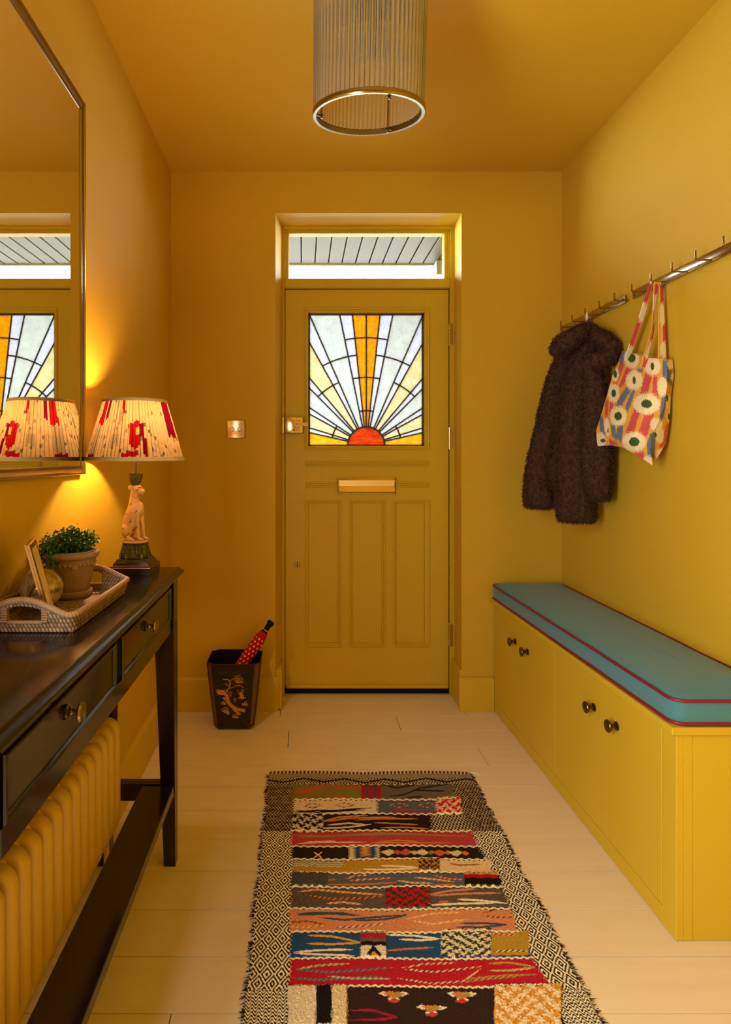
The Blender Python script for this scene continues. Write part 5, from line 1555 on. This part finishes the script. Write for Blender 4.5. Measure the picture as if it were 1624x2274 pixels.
# band 9
BLU = (60, 76, 100)
for p, c, t_ in (([(245, 156), (340, 148), (480, 148)], BLU, None), ([(250, 160), (400, 152), (535, 158)], BLU, None), ([(340, 170), (460, 180), (560, 168), (740, 152)], BLU, None), ([(500, 182), (640, 174), (735, 156)], BLU, None), ([(735, 172), (850, 150), (985, 146)], (226, 196, 120), (226, 150, 90)), ([(760, 180), (860, 196), (1010, 178)], (226, 204, 140), (226, 150, 90)), ([(415, 216), (520, 208), (650, 192)], (230, 206, 170), (150, 50, 50)), ([(200, 190), (300, 188), (380, 205)], (190, 120, 40), (120, 60, 30)), ([(200, 212), (290, 214), (380, 204)], (190, 120, 40), (230, 190, 120)), ([(1075, 152), (1130, 132), (1215, 132)], (220, 120, 50), (110, 50, 30)), ([(1075, 162), (1150, 170), (1220, 168)], (220, 150, 80), (110, 50, 30)), ([(975, 196), (1080, 196), (1190, 202)], BLU, None), ([(960, 212), (1080, 214), (1190, 204)], BLU, None)): streak(R2, p, 2.2, c, t_)
# band 10
rect(1076, 1175, 2072, 2128, (178, 140, 42))
for k, (y0, y1, c) in enumerate(((2073, 2080, (196, 140, 40)), (2080, 2083, (60, 90, 120)), (2083, 2092, (176, 30, 44)), (2092, 2100, (110, 92, 84)), (2100, 2109, (34, 26, 24)), (2109, 2133, (226, 214, 184)))):
    rect(801, 858, y0, y1, c, 2)
rc_[inpoly(pxn, pyn, [(812, 2134), (829, 2106), (850, 2134)])] = (34, 26, 24); rc_[inpoly(pxn, pyn, [(822, 2134), (830, 2120), (842, 2134)])] = (206, 150, 50)
hgtm[(pxx > 801) & (pxx < 858) & (pyn > 2073) & (pyn < 2134)] = .005
check(980, 1092, 2070, 2130, 8, 8, (226, 214, 176), (56, 58, 34))
for p, c, t_ in (([(290, 252), (400, 256), (530, 282)], (206, 166, 70), None), ([(285, 288), (400, 292), (530, 284)], (206, 166, 70), None), ([(225, 326), (350, 318), (495, 316)], CRE, None), ([(230, 330), (350, 338), (500, 344)], CRE, None), ([(640, 244), (760, 246), (890, 262)], CRE, None), ([(705, 264), (800, 268), (890, 262)], CRE, None), ([(650, 318), (740, 308), (860, 300)], (196, 110, 50), None), ([(1085, 240), (1160, 246), (1235, 252)], (170, 30, 44), (226, 180, 110)), ([(1120, 324), (1200, 322), (1285, 322)], (226, 206, 150), (90, 60, 40))): streak(R2, p, 2.3, c, t_)
# band 11
TW = (120, 130, 120)
for p, c, t_ in (([(235, 402), (340, 386), (480, 380)], TW, (214, 180, 120)), ([(240, 404), (380, 418), (560, 408), (680, 394)], TW, (60, 80, 110)), ([(220, 440), (360, 452), (560, 440), (670, 446)], TW, (60, 80, 110)), ([(215, 472), (300, 476), (370, 478)], (206, 110, 50), None), ([(380, 436), (500, 448), (670, 448)], TW, (214, 190, 140)), ([(715, 396), (820, 376), (965, 370)], (230, 190, 130), (160, 40, 50)), ([(730, 402), (860, 412), (1080, 388)], (230, 196, 140), (120, 40, 40)), ([(695, 444), (850, 466), (1000, 452), (1080, 392)], (230, 196, 140), (120, 40, 40)), ([(1110, 376), (1200, 374), (1320, 394)], (170, 150, 70), (200, 120, 60)), ([(1115, 408), (1220, 408), (1320, 398)], (170, 150, 70), (220, 190, 120)), ([(1000, 446), (1120, 434), (1330, 428)], (190, 150, 80), (140, 110, 60)), ([(975, 458), (1100, 444), (1250, 436)], (190, 150, 80), (150, 50, 50))): streak(R2, p, 2.3, c, t_)
# band 12
m12 = rect(641, 704, 2199, 2300, (222, 208, 172)); rect(704, 738, 2198, 2300, (30, 24, 24), 4); m13 = rect(738, 772, 2198, 2300, (222, 200, 150), 3)
hgtm[(pyn > 2199) & (pxx > 641) & (pxx < 772) & (pyn < 2300)] = .008
check(1098, 1245, 2195, 2300, 8, 7, (230, 212, 170), (210, 144, 40), .006)
for cx, cy in ((680, 528), (985, 524), (850, 588)):
    for dx, dy, c in ((-40, -12, CRE), (40, -12, CRE), (0, 12, CRE), (-18, -14, (206, 120, 50)), (20, -12, (170, 150, 60)), (0, 0, (190, 130, 60)), (0, 20, (196, 60, 70))):
        q_ = [R2(cx + dx - 30, cy + dy), R2(cx + dx, cy + dy - 12), R2(cx + dx + 30, cy + dy), R2(cx + dx, cy + dy + 12)]; rc_[inpoly(pxn, pyn, q_)] = c
streak(R2, [(480, 590), (580, 590), (690, 622), (640, 632), (480, 634)], 2.6, (156, 30, 52))
# out of the photograph the bands go on
for k, (y0, y1, c) in enumerate(((2288, 2370, (38, 74, 112)), (2370, 2470, (206, 136, 92)), (2470, 2600, (176, 30, 46)), (2600, 2780, (182, 140, 42)), (2780, 3000, (50, 34, 28)), (3000, 3300, (88, 92, 104)), (3300, 3800, (176, 62, 64)))):
    rc_[infield & (py > y0) & (py < y1)] = c
# separators between the bands
for yb in YSc[:-1] + [2288]:
    yl = yb + 1.2 * np.sin(pxx * .36) + .006 * (pxx - 800) * 0
    rc_[infield & (np.abs(py - yl) < 1.3 + (yb - 1740) * .0022)] = CRE
    dash = np.sin(pxx * .55) > .2
    rc_[infield & dash & (np.abs(py - yl - 2.4) < .9)] = BLK
top = py < 1731
rc_[top] = (150, 134, 104); rc_[(py < 1745) & (py >= 1731)] = np.where(fine[..., None], np.array(BLK, float), np.array((196, 178, 140), float))[(py < 1745) & (py >= 1731)]
zz9 = np.abs(py - 1737 - 4 * (np.abs(((pxx / 90) % 1) - .5) * 4 - 1)) < 1.6
rc_[zz9 & (py < 1746) & (py > 1730)] = BLK
rc_[py < 1722] = np.where((np.sin(pxx * .75) > -.1)[..., None], np.array((206, 186, 146), float), np.array((52, 38, 30), float))[py < 1722]
rz = .0055 + .0012 * RNG.random(RXX.shape) + .0012 * mnoise.noise(Vector((0, 0, 0))) + hgtm * (.6 + .5 * RNG.random(RXX.shape)) + .0016 * np.sin(RXX * 14 + RYY * 9)
eg = np.minimum(np.minimum(RXX - RX0_, RX1_ - RXX) / .006, 1); rz = rz * np.clip(eg, .12, 1)
rz[0] = .0008
GR = np.stack([RXW, RYY, rz], -1)
rug_me = grid_mesh('woven_field', GR, M['rug'], ORG[rug.name], np.clip(rc_ * (1 + RNG.normal(0, .06, py.shape))[..., None], 0, 255))
link_mesh('woven_field', rug_me, rug)
# fringe and shaggy edges
fg = [MB(), MB()]
frn = random.Random(5)
for k in range(300):
    x_ = frn.uniform(RX0_, RX1_); y_ = 2.256
    L_ = frn.uniform(.004, .016); dx = frn.gauss(0, .006)
    fg[0].tube([(x_, y_ - .004, .004), (x_ + dx * .5, y_ + L_ * .5, .004), (x_ + dx, y_ + L_, .0012)], [.0012, .001, .0005], 5)
for (x_, dx) in ((RX0_, -.026), (RX0_, -.02), (RX1_, .03), (RX1_, .034), (RX1_ + .002, .028)):
    fg[0].tube([(x_, 2.25, .004), (x_ + dx * .6, 2.25 + frn.uniform(-.006, .004), .003), (x_ + dx, 2.25 + frn.uniform(-.012, .004), .0015)], [.002, .0016, .0008], 5)
for k in range(1500):
    sgn = frn.choice((-1, 1)); y_ = frn.uniform(.75, 2.24); x_ = RX0_ if sgn < 0 else RX1_
    L_ = abs(frn.gauss(.004, .003)) + .001; dy = frn.gauss(0, .004)
    xw = x_ + sgn * .7 * (.0035 * math.sin(y_ * 21) + .002 * math.sin(y_ * 57 + 1))
    fg[1 if frn.random() < .72 else 0].tube([(xw - sgn * .004, y_, .004), (xw + sgn * L_, y_ + dy, frn.uniform(.001, .004))], [.0012, .0005], 4)
fg[0].build('cream_fringe', M['cord'], rug, 0, kind='stuff')
fg[1].build('dark_fringe', mat('black_wool', (36, 26, 22), .95, spec=.1), rug, 0, kind='stuff')

# ================================================================ pendant light
PYD = 1.55
pc = P(818.5, 258, PYD)
pend = thing('pendant_light', pc, 'cylindrical ceiling light of clear glass rods with a brass ring', 'ceiling light')
TILT = math.radians(10)
pend.rotation_euler = (TILT, 0, 0)
ORG[pend.name] = Vector((0, 0, 0))
RR = .1445; RL = .40
rg = MB(); rg.loft([[((RR + a) * math.cos(t), (RR + a) * math.sin(t), b) for a, b in ((-.008, 0), (.0, -.0005), (.0012, .001), (.0012, .012), (0, .0135), (-.008, .013))] for t in [2 * PI * j / 96 for j in range(96)]], loop=True)
rg.build('lower_ring', M['old_brass'], pend, 40)
rg = MB(); rg.lathe([(.0005, RL), (RR - .01, RL), (RR + .001, RL + .001), (RR + .001, RL + .013), (RR - .004, RL + .0145), (.0005, RL + .0145)], (0, 0, 0), 64)
rg.build('top_plate', M['old_brass'], pend, 30)
rodm = MB().tube([(0, 0, .0138), (0, 0, RL - .0005)], .0056, 12).mesh('glass_rod', M['rod'], (0, 0, 0), 60)
NR = 72
for k in range(NR):
    t = 2 * PI * (k + .5) / NR
    link_mesh('glass_rod', rodm, pend, ((RR - .006) * math.cos(t), (RR - .006) * math.sin(t), 0))
for t in (math.radians(-72), math.radians(58), math.radians(178)):
    x_, y_ = (RR - .022) * math.cos(t), (RR - .022) * math.sin(t)
    tr_ = MB().tube([(x_, y_, .003), (x_, y_, RL)], .0028, 10)
    tie = tr_.build('tie_rod', M['old_brass'], pend)
    b = MB(); b.lathe([(.0055, .001), (.006, .003), (.0055, .006)], (x_, y_, 0), 6); b.ell((x_, y_, -.0015), (.0042, .0042, .0032), 12, 8)
    b.tube([(x_, y_, .0045), ((RR - .004) * math.cos(t), (RR - .004) * math.sin(t), .0045)], .003, 6, flat=(1.8, .7))
    b.build('nut', M['bronze'], tie)
hd = MB(); hd.lathe([(.0005, .245), (.052, .245), (.055, .248), (.055, .262), (.05, .266), (.0005, .266)], (0, 0, 0), 40); hd.tube([(0, 0, .262), (0, 0, RL)], .008, 12)
hdo = hd.build('lamp_cluster', M['bronze'], pend, 40)
for t in (.5, 2.6, 4.7):
    x_, y_ = .034 * math.cos(t), .034 * math.sin(t)
    MB().lathe([(.0005, .203), (.013, .203), (.0145, .207), (.0145, .2449)], (x_, y_, 0), 20).build('bulb_socket', M['black'], hdo)
    MB().lathe([(.0005, .128), (.01, .131), (.017, .145), (.0175, .165), (.011, .19), (.0105, .2025)], (x_, y_, 0), 20).build('bulb', M['liner'], hdo, 60)
Rinv = Matrix.Rotation(-TILT, 3, 'X')
topw = Rinv @ (Vector((pc.x, pc.y - .072, ZC - .0005)) - pc)
p1 = Vector((0, 0, RL + .0145))
MB().tube([p1, topw], .007, 12).build('ceiling_stem', M['old_brass'], pend)
cnp = MB(); dz_ = Rinv @ Vector((0, 0, 1)); ux = Vector((1, 0, 0)); uy = dz_.cross(ux)
cnp.loft([[topw + dz_ * h + (ux * math.cos(a) + uy * math.sin(a)) * r for a in [2 * PI * j / 40 for j in range(40)]] for r, h in ((.005, -.03), (.03, -.026), (.05, -.012), (.055, 0))])
cnp.build('ceiling_rose', M['old_brass'], pend, 40)
